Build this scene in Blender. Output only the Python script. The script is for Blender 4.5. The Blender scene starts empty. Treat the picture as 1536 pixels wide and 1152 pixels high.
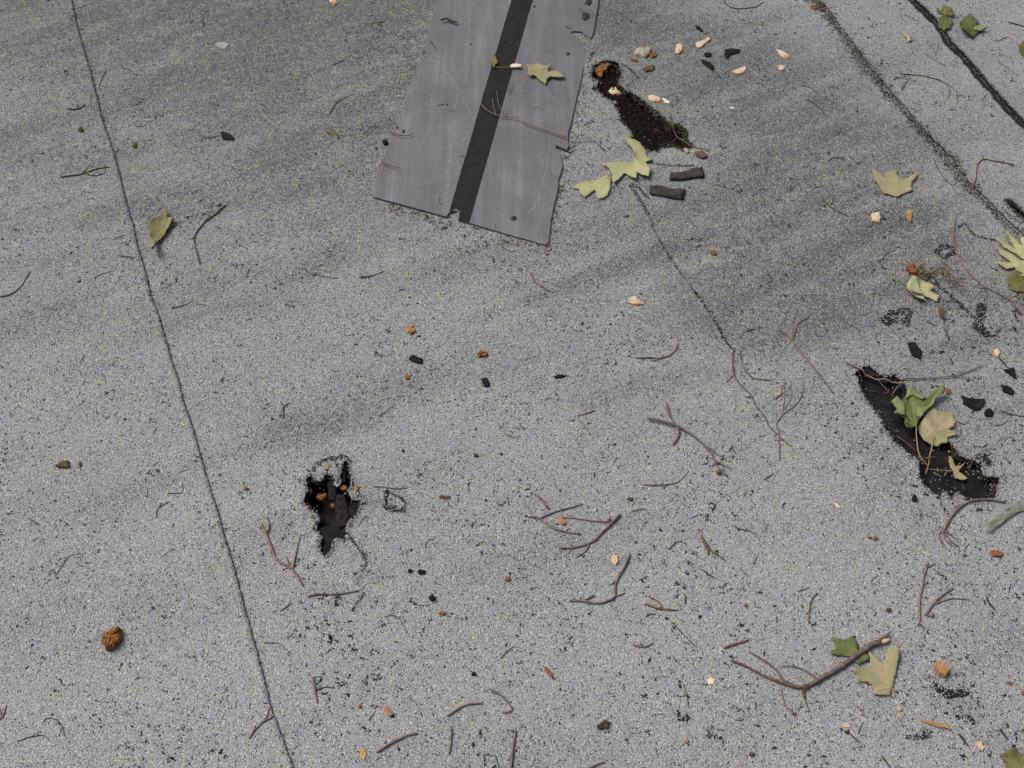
import bpy, math, random, json
import numpy as np
from mathutils import Vector, noise
from mathutils.geometry import delaunay_2d_cdt
R = math.radians
random.seed(7); RNG = np.random.default_rng(7)
scene = bpy.context.scene

# ------------------------------------------------------------------ camera, sky, sun, exposure
CAM_H = 1.35                                   # metres above the roof
cam_d = bpy.data.cameras.new('camera'); cam = bpy.data.objects.new('camera', cam_d)
scene.collection.objects.link(cam); scene.camera = cam
cam.location = (0, 0, CAM_H); cam.rotation_euler = (R(90 - 56.0), 0, 0)
cam_d.sensor_width = 36; cam_d.lens = 36 * 1500 / 1536; cam_d.clip_start = .01; cam_d.clip_end = 200
SUN_EL, SUN_AZ = 52, -62                       # degrees; azimuth from +Y, negative to the left
world = bpy.data.worlds.new('World'); scene.world = world; world.use_nodes = True
wn = world.node_tree.nodes; bg = wn['Background']; bg.inputs['Strength'].default_value = .088
sky = wn.new('ShaderNodeTexSky'); sky.sky_type = 'NISHITA'; sky.sun_disc = False
sky.sun_elevation = R(SUN_EL); sky.sun_rotation = R(SUN_AZ); sky.air_density = 1.0; sky.dust_density = 7.0; sky.ozone_density = 1.0
world.node_tree.links.new(sky.outputs[0], bg.inputs[0])
sun_d = bpy.data.lights.new('sun', 'SUN'); sun = bpy.data.objects.new('sun', sun_d); scene.collection.objects.link(sun)
sun_d.energy = 1.7; sun_d.angle = R(24); sun_d.color = (1, .975, .95)
sun.rotation_euler = (R(90 - SUN_EL), 0, R(180 - SUN_AZ)); sun.location = (0, 0, 6)
vs = scene.view_settings; vs.view_transform = 'Standard'; vs.look = 'None'; vs.gamma = 1; vs.use_curve_mapping = False
vs.exposure = 0.16

# ------------------------------------------------------------------ survey of the roof, millimetres on the roof plane
D = json.loads(r'''{"twigs":[
{"n":"branch","l":"thick broken branch with pale splintered end lying over two leaves","c":"branch","p":[[511.6,478.5],[497.1,474.3],[484.7,466.2],[471.1,457.9],[446.8,442.7],[423.2,429.5],[394.9,415.4],[378.9,417.7],[363.1,422.4],[334.3,435.5],[329.2,439.1],[313.7,447.5],[298.2,453]],"w":10.5,"w1":3.4,"b":[[[[411,427.2],[398.8,439.1],[380.8,445.1],[364,443.9]],3,1.6],[[[380,417.7],[366.2,427.2],[360.9,439.1],[337.5,458.4],[341,456],[325.6,465.7]],4,2],[[[395.4,415.4],[391.9,408.3],[391.5,401.3]],4,3],[[[391.9,408.3],[393.4,392.1],[396.7,384.1]],2.5,1.5]],"m":"bark_pink","z":1,"k":0.1,"u":[],"end":1},
{"n":"twig","l":"branched brown twig with pale tip beside the loose forked twig","c":"twig","p":[[162.3,676.4],[147,659.2],[130.7,642.2],[114.7,628.2],[91.5,621.3],[68.5,619.9]],"w":4.8,"w1":3,"b":[[[[91.5,621.3],[86.8,617.1],[81,610.3]],3,1.8],[[[117.3,628.2],[106.5,614.4],[92.2,604.8]],3.5,2.1],[[[147.3,663.4],[126.6,664.3],[100.9,667.7],[73.7,670.6]],3,1.8],[[[92,621.6],[88.5,624.9],[84.5,626.8]],2.5,1.5]],"m":"bark","z":0,"k":0.1,"u":[[[143.7,668.9],4]]},
{"n":"twig","l":"open V-shaped forked twig beside the orange bud","c":"twig","p":[[23.2,670.6],[41.3,667.7],[56.5,654.9],[79.5,646.4],[101.2,642.8]],"w":3.6,"w1":3,"b":[[[[41.3,667.7],[64.9,679.2],[91.2,687.9],[106.3,693.2]],3.8,2.3]],"m":"bark","z":0,"k":0.1,"u":[]},
{"n":"twig","l":"stubby straight grey-brown stick above the V-shaped twig","c":"twig","p":[[35.3,709.9],[45.7,696.7],[55.1,683.6]],"w":5.5,"w1":5,"b":[],"m":"bark","z":0,"k":0.1,"u":[]},
{"n":"twig","l":"long forked twig with olive bud crossing a short bent stick","c":"twig","p":[[213.8,842.3],[234.1,838.4],[255.6,832],[276.4,819.1],[296.3,800],[310.1,778.1],[317.1,756.5],[331,738.3]],"w":5,"w1":2,"b":[[[[297.3,796.9],[316.1,782.8],[332,768.8]],2.6,1.6],[[[313.1,768.8],[326.8,759.6],[339.6,754.1]],2.6,1.6]],"m":"bark","z":3,"k":0.1,"u":[[[316.8,747.4],5]]},
{"n":"twig","l":"short bent stick lying under the long budded twig","c":"twig","p":[[248.3,874.6],[250.7,854.7],[256.6,836.8],[261.8,823.9],[261.5,812.7],[251,795.3]],"w":4.6,"w1":4,"b":[],"m":"bark","z":0,"k":0.1,"u":[]},
{"n":"twig","l":"slender wavy twig with one stub beneath the budded twig","c":"twig","p":[[199.8,726.9],[219.5,725.4],[243.6,727.8],[257.4,733.8],[272.3,750.4]],"w":3.2,"w1":1,"b":[[[[221.7,725.7],[218.6,730.8],[215.5,735.3]],2.4,1.4]],"m":"bark","z":0,"k":0.1,"u":[]},
{"n":"twig","l":"thin elbow-bent dark stick above the twig cluster","c":"twig","p":[[131.7,858.7],[117.6,853.1],[104.9,848.2],[112.6,833.6],[124.2,814.3]],"w":3,"w1":1.8,"b":[],"m":"bark","z":0,"k":0.1,"u":[]},
{"n":"twig","l":"hooked stout twig with side stubs beside the peach wood chip","c":"twig","p":[[172.3,611.6],[163.5,592.6],[152.3,573.8],[147.2,563.1],[146.7,553.9],[146.9,545.3],[135.5,538.8],[118,534.9],[100.9,538.8],[81.2,539.3]],"w":4.8,"w1":4,"b":[[[[148.2,546.1],[154.6,548.7],[161.4,551.3]],4,2.4],[[[100.9,538.8],[109.8,543.4],[118.6,547.9]],3.2,1.9],[[[153.6,573.8],[145.7,567.1],[141.7,563.1]],4,2.4]],"m":"bark","z":0,"k":0.1,"u":[]},
{"n":"twig","l":"fuzzy brown weathered stick pointing down toward the roof foreground","c":"twig","p":[[279.6,642.2],[285.4,625.4],[296.9,614.4],[311.3,602.9]],"w":5,"w1":3,"b":[[[[288.8,621.3],[286.9,615.8],[287.6,610.3]],3,1.8],[[[298.2,614.4],[301.2,618.5],[303.4,615.8]],3,1.8]],"m":"bark_mossy","z":0,"k":0.3,"u":[]},
{"n":"twig","l":"long bent twig running down from the faint inner crack","c":"twig","p":[[370.6,982.8],[364.2,954.4],[364.2,926.6],[372.7,908.4],[384.8,893],[392.6,867.9],[406,844.9],[405.7,835.2],[421.6,812.7],[437.7,793.7]],"w":3.2,"w1":2.2,"b":[[[[363.7,931.8],[355.9,921.4],[347.8,912.9]],2,1]],"m":"bark","z":0,"k":0.1,"u":[]},
{"n":"twig","l":"short curved twig branching beside the inner crack end","c":"twig","p":[[378.9,979.2],[378.6,954.4],[389.2,926.6],[405.3,919.7],[422.7,918]],"w":3.4,"w1":2.0,"b":[[[[378.5,972.1],[382.1,977.4],[384.3,981]],2,1.2]],"m":"bark","z":0,"k":0.1,"u":[]},
{"n":"twig","l":"brushy grey twig with upward shoots beside the long bent twig","c":"twig","p":[[415,768.8],[421.2,819.1],[419.4,835.2],[430.2,851.5],[439.4,884.6],[443.1,918.5]],"w":2.8,"w1":1.8,"b":[[[[428.5,849.8],[455.5,871.2],[471,894.7],[475.7,918.5]],2.4,1.4],[[[433,861.3],[448.6,881.2],[454.1,898],[454.2,916.8]],2,1.2]],"m":"bark","z":0,"k":0.1,"u":[]},
{"n":"twig","l":"fan-tipped twig with five spreading fingers","c":"twig","p":[[518.9,890.8],[512.4,909.4],[497.8,940.4],[483,972.1],[469.6,997.2]],"w":4,"w1":3.6,"b":[[[[470.1,996.5],[457.8,1015.4],[448.2,1019.8]],2.5,1.5],[[[468.4,999],[460,1030.1],[467.9,1052.4],[479.7,1071.3]],2.2,1.3],[[[470.2,1000.8],[476.8,1033.8],[489,1063.7]],2.4,1.4],[[[471.1,999.4],[483.6,1030.1],[500.7,1044.9],[516.3,1058.1]],2.6,1.6],[[[468,1001.5],[460.2,1011.7],[448.5,1011.7]],1.8,1.1]],"m":"bark","z":0,"k":0.1,"u":[]},
{"n":"twig","l":"long curving twig running past the large yellow maple leaf","c":"twig","p":[[813.9,1282.3],[795.5,1226.9],[793,1197.8],[800.3,1153.2],[818.5,1117.5],[840.5,1098.1],[859.2,1078.9],[873.3,1048.7],[885.7,1026.4]],"w":3,"w1":4.5,"b":[[[[825.3,1109],[813.6,1110.5],[805.4,1113.6]],2.4,1.4]],"m":"bark","z":0,"k":0.1,"u":[]},
{"n":"twig","l":"forked twig bridging the top of the long black tear","c":"twig","p":[[547.2,952.7],[573.6,933.5],[598.9,918],[636,906]],"w":3,"w1":3.5,"b":[[[[596.3,919],[607.8,906],[614.1,895.9]],2,1.2]],"m":"bark","z":2,"k":0.1,"u":[]},
{"n":"twig","l":"grey arching twig beside the green leaf over the tear","c":"twig","p":[[616.2,892.5],[627.5,906],[638.1,915.6],[684.2,919],[719.2,923.1],[750.3,933.5],[772.9,943.9]],"w":3,"w1":2,"b":[[[[719.2,923.1],[740.6,918],[764.2,921.4]],2,1.2]],"m":"bark","z":2,"k":0.1,"u":[]},
{"n":"twig","l":"curved twig with frayed reddish tip below the long tear","c":"twig","p":[[740.7,691.4],[710.3,695.2],[683.2,691.4],[661.1,676.4],[644.6,656.3],[636.7,645]],"w":3.6,"w1":4,"b":[[[[683.2,691.4],[668.8,686.5],[657.3,682.1]],2.4,1.4],[[[637.1,645.6],[629.6,642.2],[631.4,628.2],[635.4,618.5]],3,1.8],[[[638.5,647.3],[644.8,631],[655.2,621.3]],3,1.8],[[[637.7,646.1],[638.4,631],[646.6,622.7]],2.6,1.6],[[[639.2,647.8],[649.1,638],[659.2,632.4]],2.2,1.3]],"m":"bark","z":1,"k":0.1,"u":[]},
{"n":"twig","l":"upright Y-shaped twig beside the lichen-covered bark piece","c":"twig","p":[[604.7,599.3],[597,584.5],[588.8,565],[577.3,536.2],[571.2,507.5]],"w":4.2,"w1":4,"b":[[[[599.5,589.9],[607.7,592.6],[614.8,595.8]],2.5,1.8]],"m":"bark","z":0,"k":0.1,"u":[]},
{"n":"twig","l":"forked brown twig spreading right from a small knob","c":"twig","p":[[581.4,516.9],[596.4,533.6],[611.8,546.6],[632,558.4]],"w":4.4,"w1":3,"b":[[[[596.2,533.1],[620.4,541.4],[635.5,542.7],[651.7,540.1]],3.4,2.0]],"m":"bark","z":0,"k":0.1,"u":[[[590.2,517.7],5]]},
{"n":"twig","l":"pinkish-brown twig with three upright arms below the open hole","c":"twig","p":[[-373.2,659.2],[-363.1,642.2],[-352.4,619.9],[-341,600.7],[-320.4,587.2],[-310.3,576.4],[-298.3,559.2]],"w":4.6,"w1":4.2,"b":[[[[-362.2,640.8],[-359.2,650.7],[-365.7,670.6]],4,2.4],[[[-316,585.8],[-314.5,611.6],[-311.1,636.6]],3.4,2.0],[[[-321.5,589.9],[-324.3,598],[-329.1,606.2]],3,1.8]],"m":"bark_pink","z":0,"k":0.1,"u":[]},
{"n":"twig","l":"slender twig with curled tips lying across the black strip","c":"twig","p":[[-65.1,1585.5],[-55.3,1562.4],[-30.9,1542.1],[-3.4,1537],[15.8,1529.5],[27.1,1519.5],[71.1,1497.2],[104.5,1480.1]],"w":1.8,"w1":3.4,"b":[[[[-29.2,1543.1],[-37.4,1567.5],[-38.3,1589.2]],1.8,1.2],[[[-17.2,1542.1],[-26,1572.6],[-31.5,1611.6]],1.8,1.2],[[[-13.7,1539.6],[-17.2,1557.3],[-10.4,1567.5]],1.5,1]],"m":"bark_light","z":5,"k":0.1,"u":[]},
{"n":"twig","l":"reddish needle on the shingle above the slender twig","c":"twig","p":[[-7,1609],[-3.5,1627.4],[1.8,1643.4]],"w":2.5,"w1":1.5,"b":[],"m":"bark_red","z":4,"k":0.1,"u":[]},
{"n":"twig","l":"forked olive-brown twig beside the upper lap seam","c":"twig","p":[[-855.6,1382.9],[-816.8,1392.2],[-790.4,1406.1],[-767.6,1410.8]],"w":3.4,"w1":2.0,"b":[[[[-815.3,1393.1],[-810.8,1408.5],[-806.9,1420.2]],2.4,1.4],[[[-813.7,1393.1],[-792.6,1387.5],[-774.5,1394.5],[-776.9,1405.2]],2.4,1.4]],"m":"bark_mossy","z":0,"k":0.1,"u":[]},
{"n":"twig","l":"long arching twig between the two right-hand seams","c":"twig","p":[[798.4,1681.1],[836.8,1677.3],[866.7,1667.6],[887.7,1651.4],[901.4,1635.4],[900.8,1609],[893.6,1589.7]],"w":3,"w1":1.8,"b":[[[[888.1,1650.3],[888.9,1624.8],[877.4,1609]],2.2,1.3]],"m":"bark_mossy","z":0,"k":0.1,"u":[]},
{"n":"twig","l":"bent two-armed twig lying over the mossy seam","c":"twig","p":[[960.1,1414.6],[925.8,1424.9],[903.7,1429.6],[887.2,1410.8],[874.3,1373.7],[854.5,1341.1]],"w":3,"w1":1.8,"b":[[[[903.7,1429.6],[906.2,1439.1],[909.2,1443.9]],2,1.2]],"m":"bark_red","z":0,"k":0.1,"u":[]},
{"n":"twig","l":"knotty lichen-spotted twig beside the folded green leaf","c":"twig","p":[[-530.3,1310.7],[-548.4,1284.5],[-564.2,1265],[-574,1231.1],[-565.7,1201.9],[-552.3,1164.4]],"w":4,"w1":2.4,"b":[[[[-573.2,1230.2],[-578,1226.9],[-581.3,1227.7]],3,1.8]],"m":"bark_mossy","z":0,"k":0.2,"u":[]},
{"n":"twig","l":"smooth hook-shaped twig on the pale granules","c":"twig","p":[[205.6,963.2],[227.2,963.2],[250.2,963.2],[266.8,972.1],[277.1,990],[274.8,1011.7],[263.8,1037.5]],"w":4,"w1":1.6,"b":[[[[247.2,962.2],[236.7,956.9],[228.2,957.9]],3,1.8]],"m":"bark","z":0,"k":0.1,"u":[]},
{"n":"twig","l":"bent twig hanging over the lower end of the soil tear","c":"twig","p":[[312.6,1547.1],[314,1517],[324.9,1487.4],[342.8,1463.1],[362,1453.5],[382.3,1448.7]],"w":3.2,"w1":1.9,"b":[[[[342.3,1464.1],[356.1,1477.6],[369.2,1489.8]],1.8,1.1],[[[323.4,1489.8],[306.7,1472.8],[282.5,1465.5]],1.4,0.8]],"m":"bark_mossy","z":2,"k":0.1,"u":[]},
{"n":"twig","l":"dark stick bridging the lower end of the hole crack","c":"twig","p":[[-290.2,542.7],[-282,546.6],[-252.4,547.1],[-218.1,551.8]],"w":3.6,"w1":2.6,"b":[],"m":"bark","z":0,"k":0.1,"u":[]},
{"n":"twig","l":"forked twig lying across the lower lap seam","c":"twig","p":[[-344,346.4],[-336.8,360.3],[-340.6,353.6],[-328.8,367],[-315.5,374.3]],"w":3.4,"w1":2.6,"b":[[[[-328.3,367],[-324.1,374.9],[-321.5,389.8]],2.6,2]],"m":"bark","z":0,"k":0.1,"u":[]},
{"n":"twig","l":"stubby dark twig with side spur below the forked pink twig","c":"twig","p":[[-269.9,427.2],[-266.3,415.4],[-263.5,404.8],[-259.8,392.6]],"w":5,"w1":3,"b":[[[[-263.3,409.5],[-253.4,415.4],[-238,413.7]],2,1.2],[[[-269.4,426.7],[-264.3,429.1],[-256.8,429.5]],1.8,1.1]],"m":"bark","z":0,"k":0.1,"u":[]},
{"n":"twig","l":"arched purple-brown twig near the bottom centre","c":"twig","p":[[-86.6,376.5],[-71.8,386.3],[-58.1,392.1],[-40,393.2]],"w":4,"w1":3,"b":[],"m":"bark","z":0,"k":0.1,"u":[]},
{"n":"twig","l":"hooked brown twig beside the arched purple-brown twig","c":"twig","p":[[-29.3,411.8],[-14,403.7],[-3.5,392.1],[0.5,385.2],[-5.8,382.5],[-13.9,381.8]],"w":3.8,"w1":2,"b":[],"m":"bark","z":0,"k":0.1,"u":[]},
{"n":"stick","l":"thick straight purple-brown stick at the bottom edge","c":"stick","p":[[-176.6,330.4],[-157,342.5],[-137.1,352.4],[-124.6,354]],"w":5,"w1":4,"b":[],"m":"bark","z":0,"k":0.1,"u":[]},
{"n":"stick","l":"pale lichen-coated stick below the arched twig","c":"stick","p":[[-83.1,364.8],[-79.9,349.1],[-82.6,328.8]],"w":4.6,"w1":4,"b":[],"m":"lichen_bark","z":0,"k":0.1,"u":[]},
{"n":"stick","l":"straight upright brown stick cut by the bottom frame edge","c":"stick","p":[[4.6,358.5],[1.2,335.9],[-2.7,301.2]],"w":4.4,"w1":4.4,"b":[],"m":"bark","z":0,"k":0.1,"u":[]},
{"n":"twig","l":"short thin stick beside the upright stick at the bottom edge","c":"twig","p":[[-23.1,328.2],[-19.8,320.6],[-15.7,305.5]],"w":2.6,"w1":1.6,"b":[],"m":"bark_red","z":0,"k":0.1,"u":[]},
{"n":"twig","l":"small reddish forked stick with a white speck","c":"twig","p":[[186.5,534.9],[208.5,527.9],[235.3,525.1]],"w":4,"w1":3,"b":[[[[213.1,529],[208.1,537.5],[190.5,549.2]],3,1.8]],"m":"bark_red","z":0,"k":0.1,"u":[[[187.8,536.2],3]]},
{"n":"twig","l":"short dark curved stick on clean pale granules","c":"twig","p":[[167,475.5],[182.4,472.6],[195.3,478]],"w":4,"w1":2.6,"b":[],"m":"bark","z":0,"k":0.1,"u":[]},
{"n":"twig","l":"small hooked stub below the reddish forked stick","c":"twig","p":[[188,515.7],[193.2,519.7],[202.3,520.3]],"w":3.4,"w1":2.0,"b":[],"m":"bark","z":0,"k":0.1,"u":[]},
{"n":"twig","l":"thin wiry stalk winding through granule-loss specks","c":"twig","p":[[224,508],[237.1,492.9],[245.7,481.7],[256.1,470.1]],"w":1.8,"w1":1.1,"b":[],"m":"bark_dark","z":0,"k":0.1,"u":[]},
{"n":"twig","l":"grey fuzzy stick above the black bare spot","c":"twig","p":[[230.4,422.4],[233.1,406],[235.5,389.8]],"w":4.5,"w1":2.7,"b":[],"m":"lichen_bark","z":0,"k":0.3,"u":[]},
{"n":"twig","l":"knobbly red-brown twig piece above the thick branch tip","c":"twig","p":[[292.6,470.6],[310.2,476.8],[320.1,479.2],[329.7,482.5]],"w":4.4,"w1":2.6,"b":[],"m":"bark_red","z":0,"k":0.3,"u":[]},
{"n":"twig","l":"purple-brown stick end rising from the bottom frame edge","c":"twig","p":[[95.2,308.7],[107.8,314.7],[118.8,318.8]],"w":3.8,"w1":2.3,"b":[],"m":"bark_pink","z":0,"k":0.1,"u":[]},
{"n":"twig","l":"slim curved stick hanging below the thick branch fork","c":"twig","p":[[363.2,415.4],[363.9,396.7],[371.1,382.9],[379,371.5]],"w":2.8,"w1":1.7,"b":[],"m":"bark","z":0,"k":0.1,"u":[]},
{"n":"twig","l":"short upright stick above the pinned dark green leaf","c":"twig","p":[[415.9,506.8],[421.2,531],[428.5,545.3],[436.5,551.3]],"w":3.4,"w1":3,"b":[],"m":"bark","z":0,"k":0.1,"u":[]},
{"n":"twig","l":"little red-brown splinter left of the short upright stick","c":"twig","p":[[410.1,553.9],[418,556.6],[426.5,560.3]],"w":2.4,"w1":1.4,"b":[],"m":"bark_red","z":0,"k":0.1,"u":[]},
{"n":"twig","l":"dark pointed stick beside the long tan chip","c":"twig","p":[[588.2,355.1],[593.5,346.9],[597.5,338.7]],"w":4.4,"w1":2.6,"b":[],"m":"bark_dark","z":0,"k":0.1,"u":[]},
{"n":"twig","l":"short dark stick near the lower frame corner leaf","c":"twig","p":[[645.1,360.7],[648,354.7],[651.2,348]],"w":4,"w1":2.4,"b":[],"m":"bark_dark","z":0,"k":0.1,"u":[]},
{"n":"twig","l":"small dark brown curved stick beyond the Y-shaped twig","c":"twig","p":[[675.6,546.6],[676.7,534.9],[683.2,525.4]],"w":3.4,"w1":2.0,"b":[],"m":"bark_dark","z":0,"k":0.1,"u":[]},
{"n":"twig","l":"olive stick cut by the bottom edge below the torn tan leaf","c":"twig","p":[[479.4,326.4],[483.8,318.4],[488.5,308.7]],"w":3.6,"w1":2.2,"b":[],"m":"bark_mossy","z":0,"k":0.1,"u":[]},
{"n":"twig","l":"slanting grey stick beside the peach chip below the branch","c":"twig","p":[[455.6,355.3],[459.7,362.5],[466.2,369.7]],"w":2.6,"w1":1.6,"b":[],"m":"bark","z":0,"k":0.1,"u":[]},
{"n":"twig","l":"small dark stick below the slanting grey stick","c":"twig","p":[[444.2,355.8],[449.1,349.1],[454.8,342.9]],"w":2.4,"w1":1.4,"b":[],"m":"bark_dark","z":0,"k":0.1,"u":[]},
{"n":"twig","l":"fine reddish stick below the torn tan leaf","c":"twig","p":[[460.8,392.1],[465.3,385.2],[470.3,375.6]],"w":2.4,"w1":1.4,"b":[],"m":"bark_red","z":0,"k":0.1,"u":[]},
{"n":"twig","l":"short dark curled pod beside the upper lap seam","c":"twig","p":[[-890.3,1575.2],[-873.8,1571.6],[-861.4,1577.8],[-856,1587.1]],"w":3.8,"w1":2.3,"b":[],"m":"bark_dark","z":0,"k":0.1,"u":[]},
{"n":"twig","l":"thin reddish needle touching the upper lap seam","c":"twig","p":[[-837.7,1690.4],[-841.4,1656.8],[-840,1635.4],[-834.3,1629]],"w":2,"w1":1.2,"b":[],"m":"bark_red","z":0,"k":0.1,"u":[]},
{"n":"twig","l":"faint rust-coloured needle right of the upper lap seam","c":"twig","p":[[-808.9,1703.1],[-790.9,1694.8],[-774.2,1678.4]],"w":2.2,"w1":1.3,"b":[],"m":"bark_red","z":0,"k":0.1,"u":[]},
{"n":"twig","l":"brown upright sliver among the yellow lichen near the top","c":"twig","p":[[-661.5,1832.7],[-668.2,1867.3],[-665.5,1884.3],[-658,1889.1]],"w":2.6,"w1":1.6,"b":[],"m":"bark","z":0,"k":0.1,"u":[]},
{"n":"twig","l":"brown twig hanging from the top frame edge","c":"twig","p":[[-264.1,1940.9],[-235.1,1905],[-218.2,1887.9]],"w":2.8,"w1":1.7,"b":[],"m":"bark","z":0,"k":0.1,"u":[]},
{"n":"twig","l":"pale brown straight splinter near the top of the shingle","c":"twig","p":[[-302.4,1844.6],[-287.6,1846.4],[-272.3,1851.2]],"w":2.8,"w1":1.7,"b":[],"m":"bark_light","z":0,"k":0.1,"u":[]},
{"n":"twig","l":"thin straight splinter amid lichen left of the shingle","c":"twig","p":[[-374.5,1708.1],[-360.9,1715.8],[-348.3,1724.2]],"w":2,"w1":1.2,"b":[],"m":"bark_light","z":0,"k":0.1,"u":[]},
{"n":"twig","l":"bowed brown twig on lichen-speckled granules left of the shingle","c":"twig","p":[[-363.3,1556.3],[-354.9,1582.9],[-342.7,1601.1],[-320.3,1616.3]],"w":3,"w1":1.8,"b":[],"m":"bark","z":0,"k":0.1,"u":[]},
{"n":"stick","l":"lumpy mossy stick on the shingle near its upper edge","c":"stick","p":[[-152.9,1840.4],[-140.1,1846.4],[-130.5,1838.7],[-116.1,1833.9]],"w":7,"w1":6,"b":[],"m":"bark_mossy","z":4,"k":0.4,"u":[]},
{"n":"twig","l":"small black curl at the step in the shingle edge","c":"twig","p":[[-174.8,1774.5],[-168.8,1763.1],[-161.3,1749.5]],"w":2.6,"w1":1.6,"b":[],"m":"bark_dark","z":4,"k":0.1,"u":[]},
{"n":"twig","l":"curved reddish twig overhanging the shingle side","c":"twig","p":[[-241.8,1497.2],[-220,1485.9],[-203.1,1485],[-191.3,1492.3]],"w":2.8,"w1":1.7,"b":[],"m":"bark_red","z":4,"k":0.1,"u":[]},
{"n":"twig","l":"dark smiling-curve twig near the shingle corner","c":"twig","p":[[-249.3,1414.1],[-231.3,1402.4],[-210.6,1398.7]],"w":2.8,"w1":1.7,"b":[],"m":"bark_red","z":4,"k":0.1,"u":[]},
{"n":"twig","l":"pale stalk crossing the torn shingle edge at the top","c":"twig","p":[[140.6,1889.7],[157.8,1876.4],[182.3,1860.1]],"w":2.2,"w1":1.3,"b":[],"m":"bark_light","z":4,"k":0.1,"u":[]},
{"n":"twig","l":"hair-thin curved stalk on the shingle below the olive leaf","c":"twig","p":[[37.8,1561.4],[55.2,1567.5],[64,1577.8],[68.8,1589.2]],"w":1.3,"w1":0.8,"b":[],"m":"bark_dark","z":4,"k":0.1,"u":[]},
{"n":"twig","l":"short dark stalk in the notch of the shingle side","c":"twig","p":[[83.8,1461.6],[100.4,1452.5],[115.2,1443.9]],"w":4,"w1":2.4,"b":[],"m":"bark_dark","z":1,"k":0.1,"u":[]},
{"n":"twig","l":"looped dark rootlet at the top frame edge","c":"twig","p":[[465.9,1934.7],[472.9,1913],[488.7,1902.6],[511.6,1903.8],[535.1,1909.9],[552.8,1927.2]],"w":2.6,"w1":1.6,"b":[],"m":"bark_dark","z":0,"k":0.1,"u":[]},
{"n":"twig","l":"thin upright reddish needle amid stained granules","c":"twig","p":[[494.6,1538],[493,1514.5],[492.4,1491.3]],"w":2,"w1":1.2,"b":[],"m":"bark_red","z":0,"k":0.1,"u":[]},
{"n":"twig","l":"small straight stick between the mossy and tar seams","c":"twig","p":[[867,1746.1],[880.3,1725.3],[901.6,1705.9]],"w":2.6,"w1":1.6,"b":[],"m":"bark","z":0,"k":0.1,"u":[]},
{"n":"twig","l":"bent thin stalk near the start of the tar seam","c":"twig","p":[[845.6,1898.9],[841.8,1878.2],[844.8,1857.1]],"w":2,"w1":1.2,"b":[],"m":"bark","z":0,"k":0.1,"u":[]},
{"n":"twig","l":"thin hooked stalk pointing to the tar seam","c":"twig","p":[[850.1,1876.4],[864.4,1864.3],[874.6,1856.5],[880.3,1873.4]],"w":2,"w1":1.2,"b":[],"m":"bark","z":0,"k":0.1,"u":[]},
{"n":"twig","l":"brown curved twig in open granules left of the mossy seam","c":"twig","p":[[590.5,1645],[607.9,1632.7],[624.5,1606.3],[650.4,1584.5]],"w":3,"w1":1.8,"b":[],"m":"bark","z":0,"k":0.1,"u":[]},
{"n":"twig","l":"mossy twig piece below the brown curved twig","c":"twig","p":[[591.9,1599.6],[607.3,1587.1],[620.6,1559.8]],"w":3.2,"w1":1.9,"b":[],"m":"bark_mossy","z":0,"k":0.3,"u":[]},
{"n":"twig","l":"small dark arc twig above the flat tan leaf","c":"twig","p":[[602.1,1419.2],[614.2,1431.1],[634.8,1430.6]],"w":2.2,"w1":1.3,"b":[],"m":"bark_dark","z":0,"k":0.1,"u":[]},
{"n":"twig","l":"thin forked stalk beyond the tar seam","c":"twig","p":[[1010.6,1725.3],[1024.6,1697.6],[1031.4,1655.7]],"w":2,"w1":1.2,"b":[[[[1024.6,1697.6],[1035.1,1683.9],[1047.9,1678.4]],1.4,0.8]],"m":"bark","z":0,"k":0.1,"u":[]},
{"n":"twig","l":"short wavy stalk beyond the tar seam","c":"twig","p":[[1030.9,1789.5],[1053.6,1802.3],[1063.9,1793]],"w":2,"w1":1.2,"b":[],"m":"bark","z":0,"k":0.1,"u":[]},
{"n":"twig","l":"looping reddish twig in the mossy seam dirt","c":"twig","p":[[809.4,1439.1],[814.8,1392.2],[827.6,1363.7],[839.9,1373.7],[851.3,1403.8]],"w":2.2,"w1":1.3,"b":[],"m":"bark_red","z":0,"k":0.1,"u":[]},
{"n":"twig","l":"dark mossy stem at the frame edge beyond the tar seam","c":"twig","p":[[1068.8,1850.6],[1087,1842.2],[1106.7,1832.7]],"w":3.6,"w1":2.2,"b":[],"m":"bark_dark","z":0,"k":0.1,"u":[]},
{"n":"twig","l":"smooth curved twig entering from the frame side","c":"twig","p":[[-894.2,1090.4],[-868.8,1096.2],[-855.6,1113.6],[-851.8,1133.3],[-849.6,1150.8]],"w":3.2,"w1":1.9,"b":[],"m":"bark","z":0,"k":0.1,"u":[]},
{"n":"twig","l":"short brown pod left of the middle lap seam","c":"twig","p":[[-698.5,1183.5],[-687.1,1180.6],[-675.6,1180.6]],"w":3.6,"w1":2.2,"b":[],"m":"bark_mossy","z":0,"k":0.1,"u":[]},
{"n":"twig","l":"faint bent stalk left of the middle lap seam","c":"twig","p":[[-733.2,1133.3],[-723.3,1143.2],[-703.4,1150]],"w":1.8,"w1":1.1,"b":[],"m":"bark","z":0,"k":0.1,"u":[]},
{"n":"twig","l":"thin pale arc stalk touching the lap seam","c":"twig","p":[[-720.1,1221.9],[-709,1231.1],[-694.8,1234]],"w":1.5,"w1":0.9,"b":[],"m":"bark_light","z":0,"k":0.1,"u":[]},
{"n":"twig","l":"matchstick twig with dark knob right of the lap seam","c":"twig","p":[[-583.7,1067.5],[-566.5,1071.3],[-548.6,1082.7]],"w":2.2,"w1":1.3,"b":[],"m":"bark","z":0,"k":0.1,"u":[[[-582.2,1067.5],3]]},
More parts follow.
